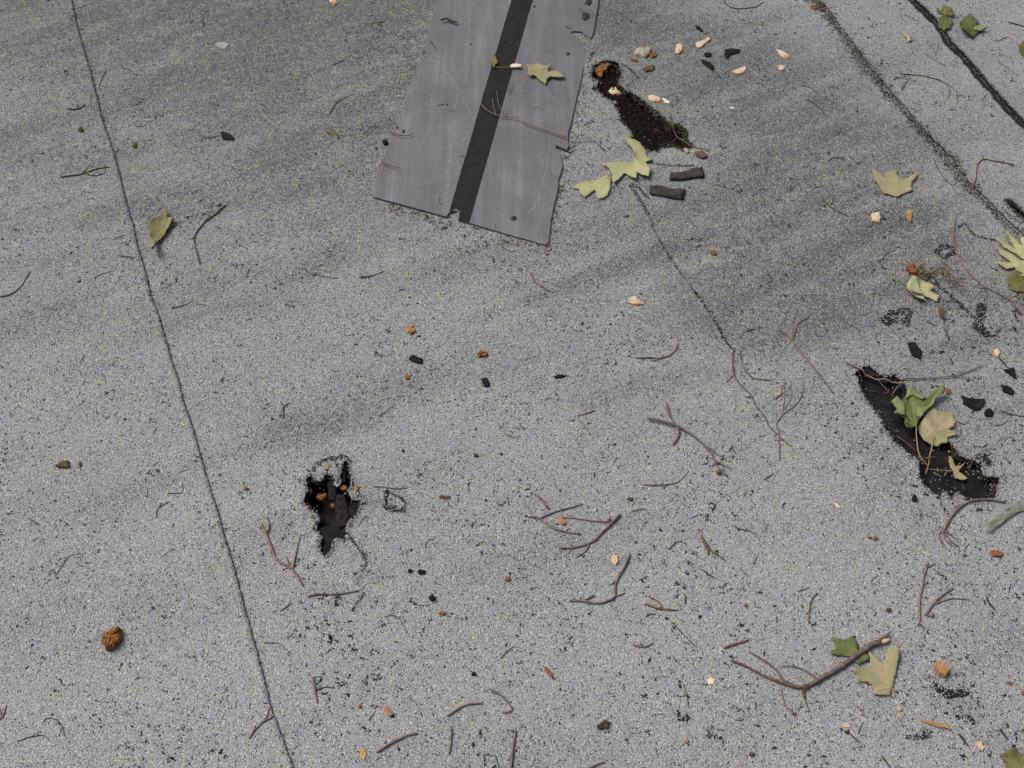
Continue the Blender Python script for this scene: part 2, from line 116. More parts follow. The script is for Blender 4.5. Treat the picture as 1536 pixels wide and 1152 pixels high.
{"n":"twig","l":"matchstick twig with knob at its upper end below the shingle corner","c":"twig","p":[[-350,1147.2],[-332.5,1141.2],[-307,1136]],"w":2.6,"w1":1.6,"b":[],"m":"bark","z":0,"k":0.1,"u":[[[-348.8,1145.2],4.5]]},
{"n":"twig","l":"rising thin twig with knobbed end next to the matchstick twig","c":"twig","p":[[-266.8,1139.2],[-247.1,1141.2],[-224.5,1153.2]],"w":2.8,"w1":1.7,"b":[],"m":"bark","z":0,"k":0.1,"u":[[[-265.2,1139.2],4]]},
{"n":"twig","l":"reddish splinter under the lower shingle edge","c":"twig","p":[[-231.6,1312.9],[-222.9,1301.9],[-211.2,1285.8]],"w":2.6,"w1":1.6,"b":[],"m":"bark_red","z":0,"k":0.1,"u":[]},
{"n":"twig","l":"dark splinter below the shingle near its right corner","c":"twig","p":[[-26.5,1218.5],[-14,1206.1],[0.6,1192.9]],"w":2.6,"w1":1.6,"b":[],"m":"bark","z":0,"k":0.1,"u":[]},
{"n":"twig","l":"brown tapered twig on pale granules below the shingle","c":"twig","p":[[30.4,1150],[39.3,1127.4],[65.2,1104.7]],"w":2.8,"w1":3.4,"b":[],"m":"bark","z":0,"k":0.1,"u":[]},
{"n":"twig","l":"small dark stick right of the inner crack","c":"twig","p":[[395.4,1016.8],[403.1,1019.8],[411.2,1021.3]],"w":2.6,"w1":1.6,"b":[],"m":"bark_dark","z":0,"k":0.1,"u":[]},
{"n":"twig","l":"forked thin twig above the pink square chip","c":"twig","p":[[573.2,1328.5],[585.1,1304.1],[601.5,1288.8],[617.9,1279.3]],"w":2.6,"w1":1.6,"b":[[[[585.7,1304.1],[594.2,1319.6],[589.5,1344.1]],1.8,1.1]],"m":"bark_mossy","z":0,"k":0.1,"u":[]},
{"n":"twig","l":"small red-brown twig right of the fan-tipped twig","c":"twig","p":[[558.6,1049.4],[569.6,1033.8],[584.5,1023.8]],"w":3,"w1":1.8,"b":[],"m":"bark","z":0,"k":0.1,"u":[]},
{"n":"twig","l":"fine reddish twig beside the jagged black crack","c":"twig","p":[[819,1233.2],[823.1,1218.5],[824.8,1197]],"w":2,"w1":1.2,"b":[],"m":"bark_red","z":0,"k":0.1,"u":[]},
{"n":"twig","l":"thin curved stalk above the orange fibres","c":"twig","p":[[656.3,1175.3],[667,1189.6],[685.5,1200.7]],"w":1.5,"w1":0.9,"b":[],"m":"bark_dark","z":0,"k":0.1,"u":[]},
{"n":"twig","l":"short red-brown stick on open granules near the frame side","c":"twig","p":[[-721.5,667.7],[-710.7,661.4],[-700.9,655.8]],"w":3.2,"w1":1.9,"b":[],"m":"bark_red","z":0,"k":0.1,"u":[]},
{"n":"twig","l":"long hairlike root strand on the left-hand sheet","c":"twig","p":[[-657.8,575.9],[-650.2,595.3],[-643.1,607.5],[-621.2,611.1]],"w":1.4,"w1":0.8,"b":[],"m":"bark_dark","z":0,"k":0.1,"u":[]},
{"n":"twig","l":"curled green-brown stalk left of the lap seam","c":"twig","p":[[-530.1,670],[-531.5,683.6],[-523.8,690.9],[-515.1,695.8]],"w":1.8,"w1":1.1,"b":[],"m":"bark_mossy","z":0,"k":0.1,"u":[]},
{"n":"twig","l":"thin L-shaped stalk left of the lap seam","c":"twig","p":[[-521,709.9],[-501.1,709.3],[-499.9,717.3],[-503.5,729.3]],"w":1.4,"w1":0.8,"b":[],"m":"bark_mossy","z":0,"k":0.1,"u":[]},
{"n":"twig","l":"tiny Y-shaped mossy twig above the open hole","c":"twig","p":[[-363.4,845.6],[-365.9,858],[-366.3,867.9],[-356.9,875.2]],"w":3.2,"w1":2,"b":[[[[-366.2,867.3],[-369.7,872.9],[-373.9,877.2]],2.4,1.4]],"m":"bark_mossy","z":0,"k":0.1,"u":[]},
{"n":"twig","l":"thin straight twig right of the hole above the black ring","c":"twig","p":[[-210.2,721.8],[-192.9,720.3],[-174.2,717.9],[-159,719.7]],"w":2.6,"w1":1.6,"b":[],"m":"bark","z":0,"k":0.1,"u":[]},
{"n":"twig","l":"small dark twig above and right of the hole","c":"twig","p":[[-212.2,848.2],[-205.2,854.7],[-196.8,862]],"w":2.2,"w1":1.3,"b":[],"m":"bark","z":0,"k":0.1,"u":[]},
{"n":"twig","l":"short brown twig on granules left of the elbow-bent stick","c":"twig","p":[[-11.5,816.6],[0,811.1],[9.6,807.3]],"w":2.8,"w1":1.7,"b":[],"m":"bark","z":0,"k":0.1,"u":[]},
{"n":"twig","l":"double-pronged thin twig right of the fuzzy brown stick","c":"twig","p":[[326.6,659.2],[339.9,652.1],[349.9,650.1],[364.7,641.6]],"w":2.4,"w1":1.4,"b":[[[[349.5,651.2],[344.8,660.6],[341.1,672]],1.4,0.8]],"m":"bark","z":0,"k":0.1,"u":[]},
{"n":"twig","l":"small arc of dark stalk left of the fuzzy brown stick","c":"twig","p":[[230.8,619.3],[244,632.4],[258.2,628.2]],"w":1.8,"w1":1.1,"b":[],"m":"bark_dark","z":0,"k":0.1,"u":[]},
{"n":"twig","l":"short dark stick below the fuzzy brown stick","c":"twig","p":[[277,587.2],[284.3,580.4],[294.2,574.6]],"w":2.8,"w1":1.7,"b":[],"m":"bark_dark","z":0,"k":0.1,"u":[]},
{"n":"twig","l":"stubby upright brown stick beside black specks","c":"twig","p":[[351.1,595.8],[354.2,602.1],[357.8,610.3]],"w":3,"w1":1.8,"b":[],"m":"bark","z":0,"k":0.1,"u":[]},
{"n":"twig","l":"pale arched stalk between the twig cluster and wavy twig","c":"twig","p":[[178.1,679.8],[190.2,684.5],[200.6,685],[207,675.8]],"w":1.5,"w1":0.9,"b":[],"m":"bark_mossy","z":0,"k":0.1,"u":[]},
{"n":"twig","l":"short slanting stick left of the brushy twig base","c":"twig","p":[[386.5,735.9],[393.8,740.7],[402.6,746.5]],"w":3.6,"w1":2.2,"b":[],"m":"bark","z":0,"k":0.1,"u":[]},
{"n":"twig","l":"red stem lying on the black tear floor under the leaf stalks","c":"twig","p":[[607.6,816.6],[623.3,798.5],[632.5,788.4]],"w":2,"w1":1.2,"b":[],"m":"bark_red","z":0,"k":0.1,"u":[]},
{"n":"twig","l":"tan stem crossing the two leaf stalks in the tear","c":"twig","p":[[626.8,768.2],[645.7,771.9],[659.6,777.2]],"w":2.4,"w1":1.4,"b":[],"m":"bark_light","z":2,"k":0.1,"u":[]},
{"n":"twig","l":"grey stick right of the dark scraps at the frame edge","c":"twig","p":[[777.8,858.7],[792.8,850.8],[821.4,844.3]],"w":4.2,"w1":2.5,"b":[],"m":"lichen_bark","z":0,"k":0.1,"u":[]},
{"n":"twig","l":"brown curved sliver below the grey frame-edge stick","c":"twig","p":[[761.4,828.7],[773.6,831.3],[786.8,839.1]],"w":2.6,"w1":1.6,"b":[],"m":"bark","z":0,"k":0.1,"u":[]},
{"n":"twig","l":"hook-shaped wiry stalk near the lower frame corner","c":"twig","p":[[-623.5,369.3],[-618.1,374.9],[-606.1,373.4],[-593.7,362.5],[-587.1,348.7]],"w":1.7,"w1":1.0,"b":[],"m":"bark_dark","z":0,"k":0.1,"u":[]},
{"n":"twig","l":"wavy wiry stalk next to the hook-shaped stalk","c":"twig","p":[[-648.9,344.7],[-634.5,350.2],[-616.8,352.4],[-604.9,343.6]],"w":1.6,"w1":1.0,"b":[],"m":"bark_dark","z":0,"k":0.1,"u":[]},
{"n":"twig","l":"brown twig stub at the frame side near the wiry stalks","c":"twig","p":[[-684,371.5],[-677.6,377.2],[-676.5,392.1]],"w":3.4,"w1":2.0,"b":[[[[-677.2,378.4],[-683.3,385.2],[-687,389.8]],2.6,1.6]],"m":"bark","z":0,"k":0.1,"u":[]},
{"n":"twig","l":"thin brown hooked stalk below the hole crack","c":"twig","p":[[-178.2,513.9],[-166.2,516.2],[-155.9,507.5],[-144.6,489.9]],"w":1.8,"w1":1.1,"b":[],"m":"bark","z":0,"k":0.1,"u":[]},
{"n":"twig","l":"small horizontal curved stalk beside a black crumb","c":"twig","p":[[-135.2,531.6],[-120.5,531],[-105.4,536.7]],"w":1.6,"w1":1.0,"b":[],"m":"bark","z":0,"k":0.1,"u":[]},
{"n":"twig","l":"faint bent stalk above the lichen-coated stick","c":"twig","p":[[-141.1,401.3],[-130.4,396.7],[-120.5,377.2]],"w":1.5,"w1":0.9,"b":[],"m":"bark","z":0,"k":0.1,"u":[]},
{"n":"twig","l":"short rising splinter right of centre bottom","c":"twig","p":[[-16,455.5],[-8.4,464.5],[0.5,471.6]],"w":2.4,"w1":1.4,"b":[],"m":"bark","z":0,"k":0.1,"u":[]},
{"n":"twig","l":"tiny brown stick beside the orange chip at the bottom","c":"twig","p":[[-190,371.5],[-187,376.5],[-183.3,382.5]],"w":2.6,"w1":1.6,"b":[],"m":"bark","z":0,"k":0.1,"u":[]},
{"n":"twig","l":"small dark stick between the hole crack and lap seam","c":"twig","p":[[-326.4,522.8],[-319.3,528.5],[-311.7,534.9]],"w":2.2,"w1":1.3,"b":[],"m":"bark_dark","z":0,"k":0.1,"u":[]},
{"n":"twig","l":"faint curved root right of the lower lap seam","c":"twig","p":[[-344,476.8],[-322.2,475.5],[-305.7,462.8]],"w":1.5,"w1":0.9,"b":[],"m":"bark_dark","z":0,"k":0.1,"u":[]},
{"n":"twig","l":"bent thin stalk trailing from the black scrap","c":"twig","p":[[-572.4,1499.7],[-596.7,1492.3],[-616.7,1509.6],[-632.4,1540.6]],"w":2.2,"w1":1.3,"b":[],"m":"bark","z":0,"k":0.1,"u":[]},
{"n":"twig","l":"dark stem joining the orange chip to the triangular scrap","c":"twig","p":[[804.4,959.7],[808.7,949.2],[814.5,937]],"w":3.4,"w1":2.0,"b":[],"m":"bark_dark","z":0,"k":0.1,"u":[]}],
"leaves":[
{"n":"leaf","l":"pale olive maple leaf lying on the grey shingle beside its black strip","c":"leaf","p":[[30.2,1692.1],[42.8,1697.6],[57.2,1700.3],[62.5,1693.2],[72.2,1693.7],[79.5,1701.4],[75,1688.2],[74,1676.8],[89,1676.8],[102.3,1666.5],[107,1656.8],[92.1,1655.7],[77.9,1659.5],[71.4,1651.4],[68.6,1637.5],[58.2,1646],[45.3,1663.2],[39.5,1657.8],[31.1,1664.9],[33.7,1678.4]],"o":[33.7,1681.1],"s":[[33.7,1681.1],[14.1,1688.2],[-18.2,1689.3],[-36.1,1690.4]],"m":"leaf_tan","q":5,"w":1.2,"z":6,"f":0},
{"n":"leaf","l":"crumpled yellow-green maple leaf at the lower end of the brown soil tear","c":"leaf","p":[[170.4,1410.8],[185.5,1415.5],[202.3,1417.8],[232.1,1417.8],[238.4,1436.7],[225,1460.7],[210.8,1476.7],[229.3,1475.2],[245.5,1465.5],[257.7,1448.7],[259.1,1432],[271.9,1424.9],[255.4,1417.8],[262,1396.8],[256.7,1370.1],[242.6,1378.3],[236,1387.5],[232.5,1365.5],[221.1,1376],[213.6,1387.5],[199.2,1366.9],[189.6,1359.2],[188.9,1387.5],[184.6,1399.1]],"o":[237.1,1417.8],"s":[],"m":"leaf_yellow","q":9,"w":1.2,"z":2,"f":4},
{"n":"leaf","l":"small yellow-green lobed leaf between the shingle corner and the two dark slabs","c":"leaf","p":[[112.1,1353.3],[125.6,1364.6],[143.7,1369.2],[160.2,1371.5],[176.9,1378.3],[186.5,1373.7],[183.4,1346.5],[177.7,1330.8],[167.6,1323.2],[159.7,1326.3],[155.8,1346.5],[145.6,1337.5],[135.5,1326.3],[126.2,1337.5],[125,1348.7]],"o":[183.3,1373.7],"s":[],"m":"leaf_yellow","q":6,"w":1.2,"z":1.5,"f":0},
{"n":"leaf","l":"flat tan five-pointed maple leaf alone on dark stained granules","c":"leaf","p":[[684.9,1401.5],[692.9,1392.2],[699,1382],[706,1379.3],[707.7,1392.2],[731.1,1401.5],[728.8,1382.9],[738.3,1373.7],[770.3,1392.2],[760.1,1376],[751,1364.6],[748.5,1353.3],[748.1,1344.2],[726.1,1333],[715,1326.3],[691,1335.3],[687.7,1351],[680.5,1371.5]],"o":[712,1327.7],"s":[[712.4,1329.4],[709.1,1310.8],[707.3,1305.5]],"m":"leaf_tan","q":5,"w":1.4,"z":2,"f":0},
{"n":"leaf","l":"small olive crumpled leaf above the black tar seam","c":"leaf","p":[[913.2,1888.5],[928.7,1882.5],[941.4,1903.8],[954.4,1891.6],[955.2,1870.4],[945.9,1860.1],[935.2,1870.4],[922.5,1872.2]],"o":[935.2,1870.4],"s":[],"m":"leaf_olive","q":8,"w":1,"z":2,"f":0},
{"n":"leaf","l":"small green leaf lying across the black tar seam","c":"leaf","p":[[915.9,1852.4],[933.1,1861.3],[946.3,1843.4],[931.6,1816.9],[919.5,1812.8],[914,1828.6]],"o":[932.8,1860.1],"s":[],"m":"leaf_green","q":6,"w":1,"z":2,"f":0},
{"n":"leaf","l":"dark green curled leaf beside the black tar seam","c":"leaf","p":[[957.1,1837.5],[976.9,1864.3],[987.1,1867.3],[1003.1,1849.4],[991,1831.6],[1014.7,1822.7],[993.1,1811],[974.9,1790.7],[953.9,1802.3]],"o":[1014.7,1822.7],"s":[],"m":"leaf_green","q":12,"w":1.2,"z":2,"f":0,"fl":[[[991,1831.6],[1014,1822.7],[994.1,1812.2],[983.5,1816.9]]]},
{"n":"leaf","l":"round olive leaf cut by the frame edge above the tar seam","c":"leaf","p":[[1067.8,1767.7],[1080,1784.9],[1094.5,1790.7],[1104.2,1773.4],[1092.3,1744.9],[1071.7,1736.5],[1064.7,1747.8]],"o":[1104.2,1773.4],"s":[],"m":"leaf_olive","q":5,"w":1,"z":2,"f":0},
{"n":"leaf","l":"folded dark green leaf with pale tail beside the long lap seam","c":"leaf","p":[[-661.5,1252.2],[-658.9,1265.9],[-648.8,1275.8],[-641.2,1272.8],[-642.4,1291.9],[-634.8,1294],[-628.6,1273.6],[-615.5,1271.5],[-622.9,1243.7],[-630.4,1222.7],[-635.6,1212.3],[-632.1,1185.5],[-638,1182.2],[-646,1214.3],[-654,1231.1]],"o":[-637.1,1185.5],"s":[],"m":"leaf_olive","q":14,"w":1.3,"z":2,"f":7,"fl":[[[-645.3,1214.3],[-636.7,1211.9],[-632.4,1185.5],[-637.8,1183.1]],[[-624,1242.9],[-616,1270.6],[-626.9,1269.3],[-628.2,1235.3],[-630.6,1223.5]]]},
{"n":"leaf","l":"small yellow-green lobed leaf with thin stalk beside orange fibres","c":"leaf","p":[[688.1,1119.5],[698.5,1129.3],[713.9,1123.4],[729.5,1112.5],[737,1105.9],[723.2,1104.7],[736.9,1090.4],[731,1078.1],[717.4,1086.6],[707.8,1090.4],[710.6,1076.2],[696,1084.6],[686.2,1094.3],[684.2,1105.9]],"o":[688,1113.6],"s":[[688,1113.6],[667.8,1135.3],[652.6,1150]],"m":"leaf_yellow","q":8,"w":1.2,"z":2,"f":3,"fl":[[[687.9,1118.3],[698.3,1128.5],[706.7,1125.4],[706.8,1105.9],[707.8,1090.4],[694.3,1090.4],[686.9,1095]]]},
{"n":"leaf","l":"large yellow maple leaf with long pointed lobes at the frame edge","c":"leaf","p":[[868.9,1223.5],[884.7,1215.2],[898.3,1197],[894.6,1222.7],[891.5,1245.4],[902,1226.9],[911.8,1206.1],[916.1,1229],[926.3,1218.5],[938.3,1206.1],[942.2,1177.4],[920.5,1145.2],[903.7,1129.3],[886.8,1134.1],[883.4,1152.4],[869.4,1148.4],[853.1,1165.2],[872.5,1165.2],[882,1166],[867.7,1181.4],[862.7,1205.2],[874.7,1195.7],[888.9,1185.5],[898.5,1170.1],[905.9,1169.2],[895.1,1185.5],[876.6,1202.7]],"o":[935,1153.2],"s":[],"m":"leaf_yellow","q":7,"w":1.4,"z":4,"f":0},
{"n":"leaf","l":"shaded olive-green leaf tucked under the large yellow maple leaf","c":"leaf","p":[[862.1,1127.4],[879.2,1145.2],[896.8,1137.2],[915.8,1129.3],[907.4,1090.4],[885.8,1067.5],[874.4,1090.4],[889.6,1096.2],[871.1,1100],[860.7,1105.9]],"o":[915.8,1129.3],"s":[],"m":"leaf_olive","q":6,"w":1.2,"z":2,"f":0},
{"n":"leaf","l":"glossy green maple leaf with pale folded lobes over the long black tear","c":"leaf","p":[[606.1,871.2],[616.4,880.6],[625.4,867.9],[627.8,875.2],[635.6,891.3],[642.9,901.4],[650.3,887.9],[662.8,875.2],[676.9,887.9],[693.2,897.4],[692.1,884.6],[678.6,877.2],[671.1,863],[657.3,851.5],[643.4,836.8],[635.5,822.3],[616.8,818.5],[615.8,828.7],[621.2,838.4],[603.1,846.6],[612.3,854.7],[607.8,866.3]],"o":[635.6,823],"s":[[635.6,823],[634.7,803.2],[633.5,781.2],[636.9,768.8],[643.8,758.1]],"m":"leaf_green","q":11,"w":1.9,"z":6,"f":3,"fl":[[[606.6,871.2],[616.1,879.2],[624.3,867.9],[625.3,859.7],[620.7,841],[611.2,843.3],[603.8,847.2],[612.8,854.7],[608.2,865.6]],[[628.7,875.2],[636,890.6],[642.6,900.1],[650.1,887.3],[662,874.6],[653.5,871.2],[641.7,881.2]],[[643.5,858],[649.9,855.4],[663.7,861.3],[674.4,877.2],[688.1,881.9],[676.7,875.2],[670.5,863],[657.3,851.5],[643.6,837.5],[641,843.3]]]},
{"n":"leaf","l":"tan maple leaf overlapping the green leaf beside the long black tear","c":"leaf","p":[[642.4,828.7],[656.7,846.6],[671.1,863],[679.4,851.5],[699.4,851.5],[700.9,835.2],[695.2,825.5],[685.4,819.1],[700.4,811.1],[681.9,804.8],[676.4,793.1],[665.5,793.1],[655.6,796.9],[646.2,803.2],[641.6,819.1]],"o":[663.1,817.5],"s":[[663.7,817.5],[654.2,787.5],[643.6,759.6],[636.6,744.4]],"m":"leaf_tan","q":6,"w":1.9,"z":3,"f":0},
{"n":"leaf","l":"little tan two-lobed leaf on the black floor of the long tear","c":"leaf","p":[[677.4,775],[684.3,770.4],[685.9,760.2],[697.1,760.2],[689.2,752],[696.2,742.8],[697.9,736.8],[689.8,733.2],[679.5,739.8],[680.2,750.4],[676.3,759.6]],"o":[682.2,751],"s":[[682.2,751],[661.3,752.9],[643.4,754.1]],"m":"leaf_tan","q":5,"w":1.1,"z":1,"f":0},
{"n":"leaf","l":"dark green leaf pinned under the thick broken branch","c":"leaf","p":[[443.7,485],[458.6,480.5],[471.6,485.9],[478.1,475.5],[477.9,465.7],[490.8,460.8],[489.3,453.5],[472.4,446.3],[469.8,451.1],[471.4,459.6],[461.6,457.9],[440.5,460.3],[435.8,463.8],[448.3,470.6]],"o":[490.1,457.2],"s":[],"m":"leaf_green","q":7,"w":1.3,"z":2,"f":0},
{"n":"leaf","l":"large tan torn leaf below the broken end of the thick branch","c":"leaf","p":[[462.6,440.8],[477.4,441.5],[490.4,446.8],[489.8,456],[492,466.9],[501.7,456],[507.5,446.8],[519.1,470.6],[529,471.8],[531,463.3],[525.4,443.9],[513.4,415.4],[508.1,404.8],[493.5,404.4],[484.4,407.9],[487.4,414.2],[483.1,422.4],[469.2,423.6],[466.4,430.7]],"o":[513.4,415.4],"s":[[512.7,415.4],[513.5,408.3],[515.2,401.8]],"m":"leaf_tan","q":8,"w":1.8,"z":2,"f":0},
{"n":"leaf","l":"green leaf at the lower frame corner beside scattered granule loss","c":"leaf","p":[[634.5,326],[646.5,332.6],[656.8,337],[667.6,327.1],[681.8,314.1],[672.3,297],[648.8,292.7],[635.6,305.5],[637.5,316.2]],"o":[676.8,297],"s":[],"m":"leaf_olive","q":9,"w":1.5,"z":2,"f":0},
{"n":"leaf","l":"tiny green leaflet at the edge of the black strip","c":"leaf","p":[[-44,1716.9],[-34.3,1718.6],[-28.7,1703.1],[-34,1692.1],[-36.8,1682.8],[-45.9,1697.6]],"o":[-36.8,1683.9],"s":[],"m":"leaf_olive","q":2,"w":0.6,"z":5,"f":0},
{"n":"leaf","l":"curled olive leaf fragment on granules beside the shingle","c":"leaf","p":[[-366.9,1504.6],[-361.4,1511.1],[-352.4,1506.1],[-343.3,1499.7],[-337.2,1489.8],[-340.1,1485],[-347.9,1494.8],[-358.7,1501.2]],"o":[-338.7,1487.4],"s":[],"m":"leaf_olive","q":4,"w":0.8,"z":1,"f":0},
{"n":"leaf","l":"small curled pale-green leaf fragment between the two seams","c":"leaf","p":[[830.1,1813.9],[837.8,1815.1],[840.8,1805.2],[846.5,1801.1],[844.8,1784.9],[837.2,1779.1],[838.6,1795.3],[832,1802.3]],"o":[842.3,1782],"s":[],"m":"leaf_yellow","q":4,"w":0.8,"z":1,"f":0},
{"n":"leaf","l":"reddish-brown dry leaf fragment at the lower tip of the soil tear","c":"leaf","p":[[351,1443.9],[364.6,1446.3],[375.1,1435.3],[365.9,1427.3],[353.2,1433.4]],"o":[351,1443.9],"s":[],"m":"leaf_brown","q":3,"w":0.8,"z":2,"f":0}],
"chips":[
{"n":"wood_chunk","l":"orange-brown chunk of rotten wood standing alone on the left-hand sheet","c":"wood chip","p":[[-567.2,485.4],[-558.9,491.7],[-548.3,498.4],[-543.6,494.7],[-540.9,478],[-546.2,469.4],[-556.6,465.2],[-563.6,473.1]],"h":15,"m":"rot","r":0.5,"z":0,"d":0.5},
{"n":"wood_chunk","l":"crumbly orange rotten wood lump at the head of the soil tear","c":"wood chip","p":[[164.1,1703.1],[168.9,1721.4],[177.2,1728.1],[184.9,1738.2],[188.8,1729.2],[200.7,1729.2],[205.6,1718],[208.7,1710.3],[199.3,1701.4],[195,1688.2],[186.6,1685],[184.4,1670.8],[178.2,1674.1],[174.3,1683.9],[168,1686.6]],"h":8,"m":"rot","r":0.5,"z":0,"d":0.5},
{"n":"pebble","l":"round pinkish pale stone lying in the soil tear","c":"pebble","p":[[195,1635.4],[201.5,1645],[215.8,1647.1],[226.4,1635.4],[224.2,1622.1],[210.7,1619.5],[198.6,1624.8]],"h":9,"m":"pale","r":0.2,"z":-3,"d":0.7},
{"n":"bark_chip","l":"lichen-crusted bark chip right of the orange rotten lump","c":"bark chip","p":[[256.5,1750.6],[266.5,1763.1],[281.4,1766.5],[291.8,1759.1],[288.7,1742.1],[278.6,1729.2],[266.5,1736.5],[257.7,1740.4]],"h":9,"m":"lichen_chip","r":0.4,"z":0,"d":0.5},
{"n":"bark_chip","l":"dark brown bark chip with orange end in open granules","c":"bark chip","p":[[268,1692.1],[276.5,1700.3],[295,1707],[294.9,1697.6],[288,1686.6],[273.4,1683.9]],"h":7,"m":"barkchip","r":0.2,"z":0,"d":0.5},
{"n":"wood_crumb","l":"orange crumb beside the lichen-crusted bark chip","c":"wood chip","p":[[302.2,1739.3],[298.5,1734],[293.3,1731.6],[287.8,1733.4],[286.5,1739.3],[289,1744.9],[294.5,1746.8],[300.9,1746.1]],"h":6,"m":"rot","r":0.5,"z":0,"d":0.5},
{"n":"wood_crumb","l":"thin orange crumb left of the lichen-crusted bark chip","c":"wood chip","p":[[261.1,1718.7],[259.7,1715.5],[253.7,1714.4],[248.5,1717.4],[244.6,1721.3],[249.1,1724],[255,1723.9],[261.7,1722.6]],"h":5,"m":"rot","r":0.5,"z":0,"d":0.5},
{"n":"wood_chip","l":"upright oval pinkish wood chip above the dark scraps","c":"wood chip","p":[[342.7,1756.3],[347.4,1776.2],[356,1782],[360.4,1770.5],[356,1750.6],[347,1743.8],[341.9,1747.8]],"h":7,"m":"pale","r":0.2,"z":0,"d":0.5},
{"n":"wood_chip","l":"long slanting cream wood chip with orange edge","c":"wood chip","p":[[386.9,1779.1],[404.4,1787.8],[418.5,1799.3],[422.6,1793],[410.8,1779.1],[397.4,1763.7],[389,1763.1]],"h":7,"m":"pale","r":0.2,"z":0,"d":0.5},
{"n":"wood_chip","l":"cream wood chip with orange pointed ends","c":"wood chip","p":[[450,1685],[464.2,1693.2],[481.8,1704.2],[486,1697.6],[478.1,1681.1],[464,1677.3]],"h":7,"m":"pale","r":0.2,"z":0,"d":0.5},
{"n":"wood_chip","l":"blocky peach wood chip right of the soil tear","c":"wood chip","p":[[272.8,1604.8],[276.7,1610],[288.7,1606.3],[299.6,1598.5],[295.7,1584.5],[281.9,1587.1],[273.7,1593.3]],"h":8,"m":"pale","r":0.2,"z":0,"d":0.5},
{"n":"wood_chip","l":"slim yellow-white splinter touching the blocky peach chip","c":"wood chip","p":[[299.8,1601.1],[304.1,1602.2],[317.7,1589.2],[314.7,1583.5],[307,1587.1]],"h":5,"m":"cream","r":0.2,"z":0,"d":0.5},
{"n":"wood_chip","l":"tiny pale sliver alone in stained granules","c":"wood chip","p":[[445.1,1571.5],[442.6,1570.5],[438.1,1571.1],[435,1574.8],[435.6,1577.7],[440.4,1576.5],[443.6,1574.2]],"h":3,"m":"cream","r":0.2,"z":0,"d":0.5},
{"n":"wood_crumb","l":"orange-red crumb inside the soil tear","c":"wood chip","p":[[276.1,1522],[283.9,1524.5],[291.8,1517],[287.8,1509.6],[279.5,1512]],"h":6,"m":"rot","r":0.5,"z":-4,"d":0.5},
{"n":"wood_chip","l":"small pale chip at the lower tip of the soil tear","c":"wood chip","p":[[330.4,1455.9],[337.3,1458.3],[343.1,1448.7],[337.4,1442.5]],"h":4,"m":"lichen_chip","r":0.2,"z":0,"d":0.5},
{"n":"wood_chip","l":"slender pale orange chip near the stained roof centre","c":"wood chip","p":[[553.5,1759.1],[564.5,1754.6],[577.2,1742.1],[581.9,1732.6],[571,1725.3],[560,1736.5]],"h":6,"m":"pale","r":0.2,"z":0,"d":0.5},
{"n":"wood_chip","l":"small square peach chip below the slender orange chip","c":"wood chip","p":[[550.4,1701.4],[559,1705.9],[562.8,1697.6],[559.2,1688.2],[550.8,1687.2]],"h":6,"m":"pale","r":0.2,"z":0,"d":0.5},
{"n":"wood_crumb","l":"orange crumb at the head of the mossy seam","c":"wood chip","p":[[667.5,1902.6],[664.7,1895.6],[659.1,1893.5],[656,1897.4],[653.7,1902.6],[657.6,1907.9],[661.9,1909.8],[665.5,1907.8]],"h":6,"m":"rot","r":0.5,"z":0,"d":0.5},
{"n":"wood_chip","l":"peach wood chip cut by the top frame edge","c":"wood chip","p":[[-409.8,1944.1],[-397.9,1939.7],[-385.6,1923.5],[-381.3,1911.2],[-388.1,1903.2],[-399.6,1919.2]],"h":7,"m":"pale","r":0.2,"z":0,"d":0.5},
{"n":"wood_chip","l":"oval cream chip at the edge of the black strip","c":"wood chip","p":[[-5,1693.2],[0,1698.1],[14.4,1698.1],[21.5,1693.2],[17.2,1687.7],[0,1686.6]],"h":5,"m":"cream","r":0.2,"z":4,"d":0.5},
{"n":"wood_chip","l":"square pink wood chip below the flat tan leaf","c":"wood chip","p":[[658.1,1284.5],[675.6,1291.9],[674.2,1275.8],[670.1,1262],[656.1,1266.3]],"h":8,"m":"pale","r":0.2,"z":0,"d":0.5},
{"n":"wood_chip","l":"upright orange oval chip beside the square pink chip","c":"wood chip","p":[[733.7,1282.6],[730.3,1273.3],[726.8,1264.4],[723.4,1267],[723.1,1276.3],[722.9,1286.1],[726.6,1293.2],[730.5,1298.3],[733,1292.6]],"h":7,"m":"orange","r":0.2,"z":0,"d":0.5},
{"n":"wood_crumb","l":"crumbly orange fibre clump at the crack by the small yellow leaf","c":"wood chip","p":[[696.2,1153.2],[705,1165.2],[711.7,1161.2],[712.1,1149.2],[705.3,1139.2],[699,1145.2]],"h":9,"m":"rot","r":0.7,"z":0,"d":0.5},
{"n":"bark_chip","l":"reddish-brown upright bud casing below the small yellow leaf","c":"bark chip","p":[[731.8,1071.3],[738.2,1070.5],[737.2,1054.3],[731.8,1040.5],[728.3,1050.6]],"h":7,"m":"barkchip","r":0.2,"z":0,"d":0.5},
{"n":"wood_chip","l":"pale orange chip at the top of a dark stem","c":"wood chip","p":[[799.2,975.7],[807,979.9],[809.3,970.3],[803.5,959.7],[798.1,965]],"h":7,"m":"pale","r":0.2,"z":0,"d":0.5},
{"n":"wood_chip","l":"orange wood chip trailing a thin hair on pale granules","c":"wood chip","p":[[-178.6,1030.1],[-175,1029],[-172.4,1034.5],[-168.4,1031.9],[-167.5,1025.7],[-162.2,1020.1],[-171.2,1012.8],[-178.1,1016.5]],"h":7,"m":"orange","r":0.4,"z":0,"d":0.5},
